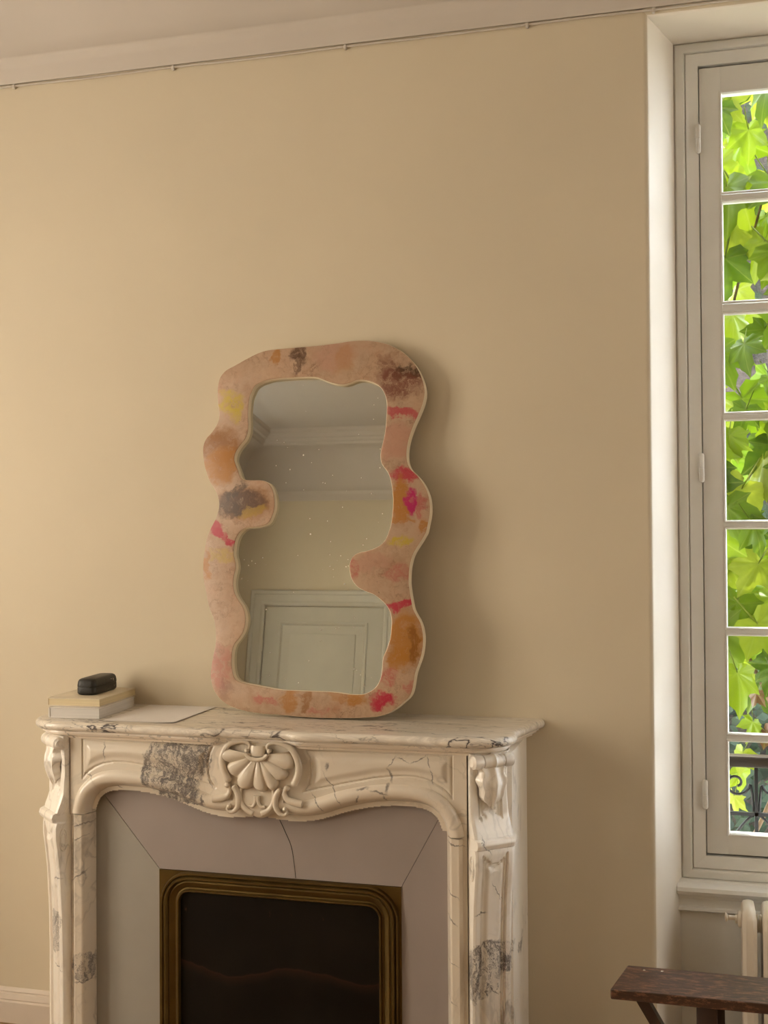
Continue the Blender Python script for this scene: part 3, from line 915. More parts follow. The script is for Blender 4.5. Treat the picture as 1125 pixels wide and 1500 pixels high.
# keep a row inside the arch bead, which hides the ragged edge
near = seg_dist(PX, PZ, arch, False) < 0.012
keep |= near & (PZ > 0.735)
idx = -np.ones(PX.shape, int)
V, F = [], []
for j in range(nz):
    for i in range(nx):
        if keep[j, i]:
            idx[j, i] = len(V)
            V.append((PX[j, i], YJ - dep[j, i] + (0.02 if near[j, i] else 0), PZ[j, i]))
for j in range(nz - 1):
    for i in range(nx - 1):
        q = (idx[j, i], idx[j, i + 1], idx[j + 1, i + 1], idx[j + 1, i])
        if min(q) >= 0:
            F.append(q)
obj('frieze', V, F, M_marble_frieze, man, 40)

# --- arch bead and jambs share one profile (offset outward from the opening, y)
jp = [(-0.001, -0.270), (-0.001, -0.284), (0.009, -0.305), (0.0125, -0.315), (0.018, -0.321), (0.026, -0.3245), (0.036, -0.3245), (0.043, -0.320), (0.047, -0.312), (0.050, -0.306)]
na = normals2(arch)        # path runs left -> right, left-hand normal points up / outward
rows = [[(x + nxx * o_, y, z + nzz * o_) for o_, y in jp] for (x, z), (nxx, nzz) in zip(arch, na)]
MB().grid(rows).build('arch_moulding', M_marble_frieze, man, 40)
for sgn in (-1, 1):
    jq = [(-0.001, -0.270), (-0.001, -0.284), (0.009, -0.305), (0.0125, -0.315), (0.015, -0.318), (0.019, -0.319), (0.029, -0.3185), (0.036, -0.320), (0.041, -0.316), (0.044, -0.308), (0.050, -0.306), (0.0545, -0.306), (0.0545, -0.270)]
    MB().prism([(sgn * (0.494 + o_), y) for o_, y in jq], 'z', 0.0, 0.7245).build('jamb', M_marble_jamb, man, 40)
    # return to the wall behind the corner console, with slightly sunk front edge
    rp = [(0.60, -0.20), (0.640, -0.252), (0.652, -0.246), (0.655, -0.15), (0.655, 0.0), (0.60, 0.0)]
    MB().prism([(sgn * a, b) for a, b in rp], 'z', 0.0, SH - 0.047).build('side_return', M_marble_leg, man, 40)

# --- corner consoles
A0 = Vector((0.5500, -0.304))
E0 = Vector((0.567, -0.330))
O0 = Vector((0.649, -0.256))
e = (O0 - E0).normalized()
wleg = (O0 - E0).length
nrm = Vector((e.y, -e.x))       # outward (+x, -y)


def leg_profile(z):
    zs = [0.0, 0.09, 0.095, 0.10, 0.30, 0.45, 0.56, 0.62, 0.66, 0.69, 0.7025, 0.703, 0.706, 0.716, 0.726, 0.729, 0.7295, 0.74, 0.755, 0.78, 0.84, 0.90, 0.94]
    ns = [0.008, 0.008, 0.004, -0.002, -0.002, 0.001, 0.006, 0.012, 0.017, 0.017, 0.014, 0.019, 0.025, 0.0285, 0.025, 0.019, 0.013, 0.010, 0.004, -0.004, -0.008, -0.006, -0.004]
    return float(np.interp(z, zs, ns))


def console(sgn):
    zs = sorted(set([round(z, 4) for z in np.linspace(0.0, 0.936, 170)] + [0.7025, 0.703, 0.7045, 0.706, 0.709, 0.716, 0.723, 0.726, 0.7275, 0.729, 0.7295]))
    ss = np.linspace(0, 1, 41)
    rows = []
    c = 0.5
    for z in zs:
        B = leg_profile(z)
        row = []
        E = E0 + nrm * B
        for t in (0, 0.25, 0.5, 0.75):
            p = A0.lerp(E, t)
            row.append((p.x, p.y, z))
        for s in ss:
            x = (s - c) * wleg          # distance from centre line
            hw = 0.038
            # lower panel
            zt = 0.668 + 0.026 * (x / hw) ** 2
            dl = min(hw - abs(x), zt - z, z - 0.12)
            # upper panel
            zb = 0.782 - 0.016 * (x / hw) ** 2
            du = min(hw - 0.003 - abs(x), 0.86 - z, z - zb)
            dd = max(dl, du)
            dsp = 0.0
            if dd > 0:
                dsp = -0.0070 * float(sm(0, 0.0022, dd)) + 0.0035 * float(sm(0.004, 0.007, dd)) - 0.0045 * float(sm(0.007, 0.011, dd)) + 0.0085 * float(sm(0.011, 0.021, dd))
            # softened outer arrises
            edge = min(s, 1 - s) * wleg
            dsp -= 0.004 * float(1 - sm(0, 0.006, edge))
            p = E0 + e * (s * wleg) + nrm * (B + dsp)
            row.append((p.x, p.y, z))
        Ob = O0 + nrm * B
        row.append((Ob.x - 0.004, Ob.y + 0.03, z))
        row.append((0.60, -0.20, z))
        rows.append([(sgn * a, b, q) for a, b, q in row])
    leg = MB().grid(rows).build('corner_console', M_marble_leg, man, 40)

    def loc(s, n_, z):
        p = E0 + e * s + nrm * n_
        return (sgn * p.x, p.y, z)
    # horizontal scroll roll under the shelf
    zr = 0.917
    prof_r = [(0.0, -0.004), (0.010, -0.005), (0.0125, -0.002), (0.0165, 0.0), (0.0175, 0.012), (0.0165, 0.024), (0.014, 0.026), (0.016, 0.028), (0.0165, 0.045), (0.0175, 0.052), (0.021, 0.056), (0.0175, 0.060),
              (0.0165, 0.067), (0.016, 0.084), (0.014, 0.086), (0.0165, 0.088), (0.0175, 0.100), (0.0165, 0.112), (0.0125, 0.114), (0.010, 0.117), (0.0, 0.116)]
    rows = []
    for r_, s in prof_r:
        rows.append([loc(s, 0.004 + r_ * math.cos(a), zr + r_ * math.sin(a)) for a in [2 * math.pi * k / 20 for k in range(20)]])
    MB().grid(rows, True).build('scroll', M_marble_leg, leg, 40)
    # acanthus leaf hanging from the roll
    tt = np.linspace(0, 1, 34)
    uu = np.linspace(-1, 1, 25)
    rows = []
    for t in tt:
        z = 0.908 - 0.108 * t
        lob = 0.042 * (1 - 0.15 * t) if t < 0.5 else 0.0389 - 0.0389 * ((t - 0.5) / 0.5) ** 2.4
        hwid = max(0.001, lob + 0.0055 * math.sin(t * 17.0 + 0.5) * (1 - t * 0.5))
        row = []
        for u in uu:
            zz = z + 0.016 * abs(u) ** 1.5 * (1 - t) - 0.004 * math.cos(u * 9) * t
            rib = 0.0030 * math.cos(abs(u) * 9.0 - t * 3.0) * (0.3 + 0.7 * abs(u))
            n_ = 0.004 + 0.022 * math.sin(math.pi * min(1, 0.12 + t * 0.86)) * (1 - 0.35 * u * u) + rib + 0.010 * math.exp(-(u / 0.16) ** 2) * (1 - 0.4 * t) - 0.018 * max(0, abs(u) - 0.86) / 0.14
            row.append(loc(wleg / 2 + u * hwid, n_ - 0.006, zz))
        rows.append(row)
    MB().grid(rows).build('acanthus_leaf', M_marble_leg, leg, 60)
    # carved oval on the inner cheek
    ce = A0.lerp(E0 + nrm * 0.015, 0.5)
    ax = (E0 + nrm * 0.015 - A0).normalized()
    on = Vector((-ax.y, ax.x)) * -1.0
    if on.y > 0:
        on = -on
    for rx, rz, th in ((0.0105, 0.030, 0.0016), (0.0060, 0.019, 0.0014)):
        pts = []
        for k in range(29):
            a = 2 * math.pi * k / 28
            p = ce + ax * (rx * math.cos(a)) + on * 0.0008
            pts.append((sgn * p.x, p.y, 0.655 + rz * math.sin(a)))
        MB().tube(pts, th, 6).build('carved_oval', M_marble_leg, leg, 60)


for sgn in (1, -1):
    console(sgn)

# --- central shell cartouche
YS = YJ - 0.012


def p3(l, y):
    return [(a, y, b) for a, b in l]


def shell():
    hx, hz = 0.004, 0.912
    rows = []
    n_a, n_r = 73, 22
    for ir in range(n_r):
        r = 0.10 + 0.90 * ir / (n_r - 1)
        row = []
        for ia in range(n_a):
            t = ia / (n_a - 1)
            a = R(198 + 144 * t + 0)           # fan opens downward
            a = R(172 + 196 * t)
            lob = abs(math.sin(math.pi * (t + 0.022 * math.sin(t * 9.0)) * 7))
            dirw = 1.0 - 0.13 * math.sin(math.pi * t)
            rad = (0.086 * dirw + (0.015 + 0.004 * math.sin(t * 23.0)) * math.sqrt(lob)) * (1.0 + 0.06 * math.sin(math.pi * t) )
            x = hx + math.cos(a) * rad * r
            z = hz + math.sin(a) * rad * r * 1.04
            ridge = math.sqrt(lob) * r ** 0.8
            fr_ = abs((t * 7) % 1.0 - 0.5) * 2
            y = YS - 0.001 - 0.010 * math.sin(math.pi * min(1, r * 0.80 + 0.1)) - 0.011 * lob ** 0.8 * r ** 0.8 - 0.004 * math.exp(-((1 - fr_) / 0.30) ** 2) * r ** 0.5 * (1 - 0.5 * r) + (0.014 * max(0, (r - 0.9) / 0.1) ** 2)
            row.append((x, y, z))
        rows.append(row)
    sh = MB().grid(rows).build('shell', M_marble_shell, man, 70)
    # collar at the hinge
    pts = [(hx + 0.030 * math.cos(R(a)), YS - 0.018, hz + 0.006 + 0.017 * math.sin(R(a))) for a in range(185, 356, 10)]
    MB().tube(pts, [0.0035 + 0.0025 * math.sin(math.pi * i / (len(pts) - 1)) for i in range(len(pts))], 10).build('collar', M_marble_shell, sh, 60)
    MB().tube([(hx, YS - 0.004, 0.934), (hx, YS - 0.006, 0.925), (hx, YS - 0.008, 0.908)], [0.022, 0.022, 0.018], 14, 0.35).build('neck', M_marble_shell, sh, 60)


shell()


def scroll(name, pts, r0, r1, ball=None, flat=0.8, y=YS, n=44, lift=0.006):
    ps = spline(pts, n)
    rad = [r0 + (r1 - r0) * (0.5 - 0.5 * math.cos(math.pi * min(1, i / (n - 1) * 1.4))) for i in range(n)]
    rad[-1] = rad[-2] * 0.5
    g = MB().tube([(a, y - lift, b) for a, b in ps], rad, 12, flat)
    if ball:
        g.lathe([(0.0, y - lift - ball * 1.4), (ball * 0.6, y - lift - ball * 1.2), (ball, y - lift - ball * 0.5), (ball, y)], 'y', (ps[0][0], 0, ps[0][1]), 14)
    return g.build(name, M_marble_shell, man, 60)


scroll('scroll_band', [(-0.026, 0.922), (-0.019, 0.930), (-0.021, 0.939), (-0.034, 0.944), (-0.058, 0.942), (-0.079, 0.933), (-0.091, 0.916), (-0.096, 0.898), (-0.094, 0.878), (-0.087, 0.859), (-0.076, 0.838)], 0.004, 0.0095, 0.0065)
scroll('scroll_band', [(0.036, 0.922), (0.029, 0.930), (0.032, 0.939), (0.048, 0.944), (0.072, 0.941), (0.092, 0.933), (0.105, 0.917), (0.113, 0.898), (0.115, 0.878), (0.111, 0.859), (0.100, 0.836)], 0.004, 0.0095, 0.0065)
for s in (-1, 1):
    # end volute of the arch bead and the small C-scroll below it
    scroll('volute', [(s * 0.082, 0.829), (s * 0.076, 0.822), (s * 0.076, 0.811), (s * 0.084, 0.800), (s * 0.100, 0.794), (s * 0.125, 0.790)], 0.005, 0.010, 0.0075, 0.9, YS + 0.002)
    scroll('volute', [(s * 0.077, 0.775), (s * 0.083, 0.768), (s * 0.077, 0.760), (s * 0.064, 0.762), (s * 0.053, 0.776), (s * 0.051, 0.796), (s * 0.056, 0.814), (s * 0.066, 0.828)], 0.004, 0.0085, 0.006, 0.9, YS + 0.002)
    # leaf-like spray linking shell and drop
    scroll('leaf_spray', [(s * 0.044, 0.822), (s * 0.046, 0.800), (s * 0.040, 0.780), (s * 0.026, 0.766), (s * 0.010, 0.759)], 0.004, 0.0075, None, 0.7, YS + 0.003)
    scroll('leaf_spray', [(s * 0.003, 0.806), (s * 0.004, 0.790), (s * 0.012, 0.778), (s * 0.024, 0.779)], 0.006, 0.004, None, 0.8, YS)
# drop under the shell
pts = spline([(-0.075, 0.775), (-0.055, 0.768), (-0.035, 0.762), (-0.015, 0.752), (0.006, 0.746), (0.027, 0.752), (0.045, 0.762), (0.062, 0.768), (0.080, 0.775)], 40)
rows = [[(a, YJ + 0.02, b), (a, YS + 0.004, b), (a, YS - 0.004, b + 0.006), (a * 0.9, YS - 0.003, max(b + 0.012, 0.79)), (a * 0.85, YS + 0.004, 0.835)] for a, b in pts]
MB().grid(rows).build('pendant', M_marble_shell, man, 60)

# ------------------------------------------------------------------ fireplace insert
ins = empty('fireplace_insert', (XC, -0.27, 0), label='mauve grey painted fireplace panels around a brass-framed black board', cat='fireplace')
fx, fz, fdx = 0.3365, 0.580, 0.0335


def board(poly, mat, name='board'):
    return MB().prism(poly, 'y', 0.0, 0.012).build(name, mat, ins, 20)


gp = 0.0012
board([(-0.535, 0.0), (fdx - fx, 0.0), (fdx - fx, fz - gp), (-0.535, 0.848 - gp)], M_insert2)
board([(fdx + fx, 0.0), (0.52, 0.0), (0.52, 0.853 - gp), (fdx + fx, fz - gp)], M_insert)
board([(fdx - fx, fz + gp), (fdx + fx, fz + gp), (0.52, 0.853 + gp), (0.52, 0.88), (-0.535, 0.88), (-0.535, 0.848 + gp)], M_insert)
cr = spline([(0.030, -0.0003, 0.755), (0.055, -0.0003, 0.705), (0.073, -0.0003, 0.665), (0.081, -0.0003, 0.62), (0.085, -0.0003, 0.583)], 24)
MB().tube(cr, 0.0007, 5).build('hairline_crack', M_dark, ins, 60)
MB().box(-0.535, 0.52, 0.013, 0.03, 0.0, 0.88).build('backing', M_dark, ins, 0)
# brass frame: rounded inner corners, square outer plate
ix, iz, rc = 0.277, 0.525, 0.030


def rr_path(d):
    p = [(-ix - d, 0.0)]
    r_ = rc + d
    for k in range(11):
        a = R(180 - 90 * k / 10)
        p.append((-ix + rc + r_ * math.cos(a), iz - rc + r_ * math.sin(a)))
    for k in range(11):
        a = R(90 - 90 * k / 10)
        p.append((ix - rc + r_ * math.cos(a), iz - rc + r_ * math.sin(a)))
    p.append((ix + d, 0.0))
    return [(a + fdx, b) for a, b in p]


bp = [(0.0, 0.008), (0.0, -0.004), (0.003, -0.008), (0.007, -0.008), (0.010, -0.003), (0.014, -0.002), (0.020, -0.005), (0.030, -0.009), (0.034, -0.007), (0.036, -0.010), (0.040, -0.015), (0.045, -0.015), (0.048, -0.010), (0.049, -0.008), (0.052, -0.012), (0.056, -0.012), (0.059, -0.006), (0.060, 0.004)]
bp = [(d * 0.92, y) for d, y in bp]
cols = [rr_path(d) for d, _ in bp]
rows = [[(cols[j][i][0], bp[j][1], cols[j][i][1]) for j in range(len(bp))] for i in range(len(cols[0]))]
MB().grid(rows).build('brass_frame', M_brass, ins, 40)
inner = rr_path(0.053)
pl = [(fdx - fx, 0.0), (fdx - fx, fz), (fdx + fx, fz), (fdx + fx, 0.0)] + list(reversed(inner))
MB().prism(pl, 'y', -0.003, 0.010).build('brass_backplate', M_brass, ins, 20)
MB().box(fdx - 0.295, fdx + 0.295, 0.004, 0.012, 0.0, 0.55).build('black_board', M_screen, ins, 0)

# ------------------------------------------------------------------ mirror
MIR_LEAN = R(6.2)
mir = empty('wavy_mirror', (-1.085, -0.146, SH + 0.0036), (-MIR_LEAN, 0, 0), 'leaning mirror in a wavy plaster frame blotched with orange, crimson and brown', 'mirror')
M_mframe = mat_mirror_frame()
M_mside = plain('cream_plaster_edge', (0.78, 0.66, 0.48), 0.5, 0.05, 20)
MT = 0.030


def ring(pts, n):
    p = spline(pts, n, True)
    if area2(p) < 0:
        p = list(reversed(p))
    return p


ro, ri = ring(MO, 300), ring(MI, 300)
zmin = min(z for x, z in ro)
ro = [(x, z - zmin) for x, z in ro]
ri = [(x, z - zmin) for x, z in ri]
no = normals2(ro, True)        # counter-clockwise: left-hand normal points inward
ni = normals2(ri, True)


def offs(p, n, d):
    return [(a + d * u, b + d * v) for (a, b), (u, v) in zip(p, n)]


f_out, f_in = offs(ro, no, 0.004), offs(ri, ni, -0.003)
V, F, MI_ = [], [], []
fo = [(a, 0.0, b) for a, b in f_out]
fi = [(a, 0.0, b) for a, b in f_in]
tri = tessellate_polygon([[Vector((a, c, 0)) for a, b, c in fo], [Vector((a, c, 0)) for a, b, c in reversed(fi)]])
n = len(fo)
fir = list(reversed(fi))
V = fo + fir
F = [tuple(t) for t in tri]
mi = [0] * len(F)


def strip(loops):
    global V, F, mi
    for a, b, mm in loops:
        k = len(V)
        V += a + b
        q = len(a)
        for i in range(q):
            j = (i + 1) % q
            F.append((k + i, k + j, k + q + j, k + q + i))
            mi.append(mm)


mid = [(a, 0.0012, b) for a, b in offs(ro, no, 0.0012)]
edge = [(a, 0.004, b) for a, b in ro]
back = [(a, MT, b) for a, b in ro]
imid = [(a, 0.0010, b) for a, b in offs(ri, ni, -0.0010)]
iedge = [(a, 0.003, b) for a, b in ri]
iback = [(a, MT - 0.010, b) for a, b in ri]
strip([(fo, mid, 0), (mid, edge, 1), (edge, back, 1), (fi, imid, 0), (imid, iedge, 1), (iedge, iback, 1)])
k = len(V)
V += back
F.append(tuple(range(k, k + len(back))))
mi.append(1)
me_o = obj('frame', V, F, [M_mframe, M_mside], mir, 0)
bm = bmesh.new()
bm.from_mesh(me_o.data)
bmesh.ops.remove_doubles(bm, verts=bm.verts, dist=1e-6)
bm.to_mesh(me_o.data)
bm.free()
me = me_o.data
# material by facing: rounded sides take the cream edge
for p in me.polygons:
    p.material_index = 0 if abs(p.normal.y) > 0.80 and p.center.y < 0.002 else 1
    p.use_smooth = True
me.set_sharp_from_angle(angle=R(40))
gl = offs(ri, ni, -0.005)
MB().prism(gl, 'y', MT - 0.011, MT - 0.006).build('mirror_glass', mat_mirror(), mir, 20)

# ------------------------------------------------------------------ things on the shelf
def book(name, corner, w, d, h, rz, cover, label, pages):
    b = empty(name, corner, (0, 0, rz), label, 'book', 'books on the mantel shelf')
    t = 0.0022
    cv = MB()
    cv.box(0, w, 0, d, 0, t, 0.0006)
    cv.box(0, w, 0, d, h - t, h, 0.0006)
    cv.prism([(0.0, 0.0), (-0.0015, 0.003), (-0.0025, h / 2), (-0.0015, h - 0.003), (0.0, h), (t, h), (t, 0)], 'y', 0, d)
    cv.build('cover', cover, b, 30)
    MB().box(t, w - 0.0015, 0.0015, d - 0.0015, t, h - t).build('page_block', pages, b, 0)
    return b


def mat_pages(name, c):
    t = NT(name)
    n = t.noise(t.coord((2, 2, 900)), 1.0, 2)
    t.base(t.ramp(n, [(0.3, tuple(x * 0.82 for x in c)), (0.7, c)]))
    t.rough(0.8)
    return t.m


M_pg1 = mat_pages('cream_pages', (0.72, 0.60, 0.38))
M_pg2 = mat_pages('white_pages', (0.68, 0.64, 0.60))
M_cv1 = plain('cream_card_cover', (0.66, 0.57, 0.43), 0.5, 0.12, 14)
M_cv2 = plain('pale_card_cover', (0.66, 0.62, 0.58), 0.5, 0.04, 14)
book('paperback_book', (-1.722, -0.287, SH + 0.0005), 0.150, 0.232, 0.029, R(3.0), M_cv2, 'white-paged paperback lying on the mantel shelf, lower of the two', M_pg2)
book('paperback_book', (-1.742, -0.262, SH + 0.0298), 0.158, 0.234, 0.0215, R(2.5), M_cv1, 'yellowed cream paperback lying on top, under the black case', M_pg1)

cs = empty('glasses_case', (-1.660, -0.195, SH + 0.0516), (0, 0, R(3)), 'hard black glasses case lying on the cream paperback', 'glasses case')
M_case = plain('black_leatherette', (0.012, 0.0105, 0.009), 0.42, 0.2, 60, 0.25, 220)


def case_shell(z0, z1, name, top):
    hw, hl = 0.030, 0.076
    g = MB()
    rows = []
    N = 40

    def ringz(z, ins_):
        r = 0.016 - ins_ * 0.3
        pts = []
        for k in range(N):
            a = 2 * math.pi * k / N
            cx = (hw - ins_ - r) * (1 if math.cos(a) >= 0 else -1)
            cy = (hl - ins_ - r) * (1 if math.sin(a) >= 0 else -1)
            pts.append((cx + r * math.cos(a), cy + r * math.sin(a) + hl - 0.005, z))
        return pts
    seq = [(z0, 0.0005 if top else 0.006), (z0 + 0.002, 0.0 if top else 0.0025), (z0 + 0.006, 0.0), (z1 - 0.008, 0.0 if not top else 0.0015), (z1 - 0.003, 0.0 if not top else 0.004), (z1, 0.0005 if not top else 0.009)]
    for z, i_ in seq:
        rows.append(ringz(z, i_))
    return g.grid(rows, True, True).build(name, M_case, cs, 35)


case_shell(0.0, 0.0215, 'case_base', False)
case_shell(0.0222, 0.046, 'case_lid', True)
MB().box(-0.012, 0.012, -0.0105 + 0.006, -0.004, 0.016, 0.028, 0.001).build('clasp', M_case, cs, 30)
M_spot = plain('pale_spot', (0.6, 0.55, 0.5), 0.4)  # small pale spots on the side of the case
for (yy, zz, q) in ((0.100, 0.0345, 0.0016), (0.113, 0.0335, 0.0022), (0.114, 0.0295, 0.0014), (0.121, 0.0125, 0.0013)):
    MB().lathe([(0.0, 0.0306), (q * 0.7, 0.0304), (q, 0.0296), (q, 0.0285)], 'x', (0.0, yy, zz), 8).build('spot_mark', M_spot, cs, 40)

# sheet of paper: slightly curled
rows = []
for j in range(10):
    row = []
    for i in range(8):
        x, y = 0.21 * i / 7, 0.29 * j / 9
        row.append((x, y, 0.0006 + 0.0022 * max(0, x / 0.21 - 0.5) ** 2 * 4 * (0.4 + 0.6 * (1 - j / 9))))
    rows.append(row)
g = MB().grid(rows)
g.grid([[(a, b, c - 0.0003) for a, b, c in r] for r in rows])
sh = g.build('paper_sheet', M_paper, None, 60)
sh.location = (-1.552, -0.297, SH + 0.0002)
sh.rotation_euler = (0, 0, R(0.3))
tag(sh, 'blank white sheet of paper lying on the mantel shelf beside the books', 'paper')

# ------------------------------------------------------------------ cable under the cornice
cab = empty('wall_cable', (0, 0, 2.872), label='thin cream cable clipped along the wall just under the cornice', cat='cable')
rng = random.Random(4)
clips = [-3.2, -2.6, -2.01, -1.475, -0.94, -0.42, -0.083, 0.5, 1.1, 1.8]
ctrl = []
x = XL + 0.02
for i in range(len(clips) + 1):
    a = clips[i - 1] if i else XL + 0.02
    b = clips[i] if i < len(clips) else XR - 0.02
    ctrl.append((a, -0.0055, 0.0005))
    ctrl.append(((a + b) / 2, -0.0055, rng.uniform(-0.003, 0.002)))
ctrl.append((XR - 0.02, -0.0055, 0.0))
MB().tube(spline(ctrl, 160), 0.0032, 8).build('cable', M_ceil, cab, 60)
for cx in clips:
    g = MB().box(cx - 0.004, cx + 0.004, -0.011, -0.0005, -0.009, 0.005, 0.0015)
    g.build('clip', M_ceil, cab, 40)

# ------------------------------------------------------------------ radiator
rad = empty('cast_iron_radiator', (0.117, 0.05, 0), label='cream cast-iron column radiator under the casement window', cat='radiator')
sec_rows = []


def octo(hx, hy, ch, z):
    return [(hx - ch, -hy, z), (hx, -hy + ch, z), (hx, hy - ch, z), (hx - ch, hy, z), (-hx + ch, hy, z), (-hx, hy - ch, z), (-hx, -hy + ch, z), (-hx + ch, -hy, z)]


sec = MB()
seq = [(0.045, 0.012, 0.055, 0.006), (0.055, 0.017, 0.064, 0.008), (0.075, 0.018, 0.067, 0.009), (0.42, 0.018, 0.067, 0.009), (0.455, 0.0185, 0.066, 0.010), (0.478, 0.018, 0.062, 0.010), (0.492, 0.0165, 0.054, 0.010), (0.502, 0.0135, 0.042, 0.009), (0.508, 0.008, 0.026, 0.005)]
sec.grid([octo(hx, hy, ch, z) for z, hx, hy, ch in seq], True, True)
first = sec.build('section', M_rad, rad, 38)
first.location = (0.018, 0, 0)
NS, PIT = 18, 0.0505
for i in range(1, NS):
    c = first.copy()
    COL.objects.link(c)
    c.parent = rad
    c.location = (0.018 + i * PIT, 0, 0)
for zc in (0.455, 0.085):
    hub = MB().lathe([(0.021, 0.0), (0.024, 0.006), (0.022, 0.010), (0.024, 0.014), (0.021, 0.020)], 'x', (0, 0, zc), 14).build('hub', M_rad, rad, 40)
    for i in range(NS - 1):
        c = hub if i == 0 else hub.copy()
        if i:
            COL.objects.link(c)
            c.parent = rad
        c.location = (0.034 + i * PIT, 0, 0)
for i in (1, NS - 2):
    MB().box(0.018 + i * PIT - 0.014, 0.018 + i * PIT + 0.014, -0.055, 0.055, 0.0, 0.05, 0.006).build('foot', M_rad, rad, 40)
va = MB()
va.lathe([(0.019, 0.002), (0.021, -0.004), (0.019, -0.009), (0.012, -0.010), (0.011, -0.016), (0.0, -0.016)], 'x', (0, 0, 0.462), 16)
va.lathe([(0.006, -0.014), (0.006, -0.030), (0.0075, -0.032), (0.006, -0.034), (0.011, -0.037), (0.012, -0.041), (0.0, -0.043)], 'x', (0, -0.004, 0.466), 14)
va.build('bleed_valve', M_rad, rad, 40)

# ------------------------------------------------------------------ bench
ben = empty('wooden_bench', (0, 0, 0), label='narrow dark worn wooden bench in front of the radiator', cat='bench')
bx0, bx1 = -0.170, 1.10
g = MB()
g.prism([(-0.188, -0.470), (bx1, -0.472), (bx1 - 0.01, -0.318), (-0.158, -0.316)], 'z', 0.428, 0.4505)
bt = g.build('seat', M_bench, ben, 20)
bv = bt.modifiers.new('bevel', 'BEVEL')
bv.width = 0.003
bv.segments = 2
for s, xx in ((1, 0.0), (-1, 0.92)):
    MB().box(xx, xx + 0.045, -0.458, -0.415, 0.0, 0.427, 0.003).build('leg', M_bench_leg, ben, 30)
    MB().box(xx + 0.018, xx + 0.063, -0.375, -0.335, 0.0, 0.427, 0.003).build('leg', M_bench_leg, ben, 30)
    x0 = -0.135 if s == 1 else 0.92 + 0.045 + 0.135
    x1 = 0.005 if s == 1 else 0.92 + 0.04
    br = MB()
    q = [(x0, 0.4275), (x0 + s * 0.028, 0.4275), (x1, 0.235), (x1, 0.195)]
    br.prism(q, 'y', -0.452, -0.422).build('brace', M_bench_leg, ben, 20)
MB().box(0.04, 0.93, -0.42, -0.385, 0.12, 0.165, 0.003).build('stretcher', M_bench_leg, ben, 30)
for xx in (0.0, 0.92):
    MB().box(xx + 0.012, xx + 0.042, -0.42, -0.37, 0.12, 0.165, 0.002).build('cross_rail', M_bench_leg, ben, 30)
M_nail = plain('steel_nail', (0.75, 0.72, 0.66), 0.25, metal=0.8)
for (a, b) in ((-0.118, -0.338), (-0.077, -0.335)):
    MB().lathe([(0.0, 0.4515), (0.0030, 0.4512), (0.0034, 0.4503)], 'z', (a, b, 0), 8).build('nail_head', M_nail, ben, 40)

# ------------------------------------------------------------------ outside the window
g = MB().box(-6, 8, TH, 9, -0.75, -0.60)
struct('ground_garden', g.v, g.f, plain('garden_gravel', (0.50, 0.47, 0.36), 0.9, 0.25, 5.0, 0.5, 20), 'pale gravel garden ground outside the window', 0)
g = MB().box(-7.5, -5.4, -9.0, 2.5, -0.6, 7.5)  # unseen block, added to keep world light out of the left windows
struct('wall_light_block', g.v, g.f, plain('warm_light_block', (0.55, 0.47, 0.36), 0.9, 0.1, 3.0), 'plain unseen block added outside the left windows to hold back world light', 0)
g = MB().box(4.6, 6.6, -9.0, -0.6, -0.6, 7.5)
struct('wall_outbuilding', g.v, g.f, plain('pale_stone_render', (0.55, 0.50, 0.42), 0.9, 0.1, 3.0), 'rendered wall of an outbuilding outside the right window', 0)
# planted bank rising behind the vine
rng = random.Random(11)


def hnoise(x, z):
    return 0.5 * math.sin(x * 3.1 + z * 1.7) + 0.3 * math.sin(x * 7.3 - z * 5.1) + 0.2 * math.sin(x * 13.7 + z * 11.9)


rows = []
for j in range(50):
    z = -0.65 + 5.6 * j / 49
    rows.append([(-1.3 + 2.9 * i / 79, 3.0 + 0.35 * max(0, z) + 0.18 * hnoise(-1.3 + 2.9 * i / 79, z), z) for i in range(80)])
t = NT('leaf_litter_bank')
v = t.coord()
a = t.ramp(t.noise(v, 9.0, 6, 0.75), [(0.30, (0.006, 0.006, 0.005)), (0.45, (0.035, 0.027, 0.018)), (0.58, (0.075, 0.055, 0.04)), (0.70, (0.15, 0.115, 0.085))])
b = t.ramp(t.noise(v, 5.0, 5, 0.7), [(0.52, 0.0), (0.60, 1.0)])
t.base(t.mix(b, a, (0.025, 0.05, 0.015)))
t.rough(0.9)
t.bump(t.noise(v, 14.0, 6, 0.8), 1.0, 0.08)
bank = MB().grid(rows).build('garden_bank', t.m, None, 60)
tag(bank, 'brown earthy garden bank seen between the vine leaves', 'bank')


def leaf_mat(name, stops, trans=0.55):
    t = NT(name)
    oi = t.new('ShaderNodeObjectInfo')
    at = t.new('ShaderNodeAttribute', attribute_name='vein')
    col = t.ramp(oi.outputs['Random'], stops)
    nz_ = t.noise(t.coord(), 18.0, 4)
    col = t.mix(t.ramp(nz_, [(0.35, 0.0), (0.75, 0.35)]), col, (0.17, 0.23, 0.008))
    vv = t.math('POWER', at.outputs['Fac'], 7.0)
    col = t.mix(t.math('MULTIPLY', vv, 0.40), col, (0.36, 0.40, 0.09))
    t.base(col)
    t.rough(0.38)
    tr = t.new('ShaderNodeBsdfTranslucent')
    t.link(col, tr.inputs[0])
    mx = t.new('ShaderNodeMixShader')
    mx.inputs[0].default_value = trans
    t.link(t.b.outputs[0], mx.inputs[1])
    t.link(tr.outputs[0], mx.inputs[2])
    t.link(mx.outputs[0], t.out.inputs[0])
    return t.m


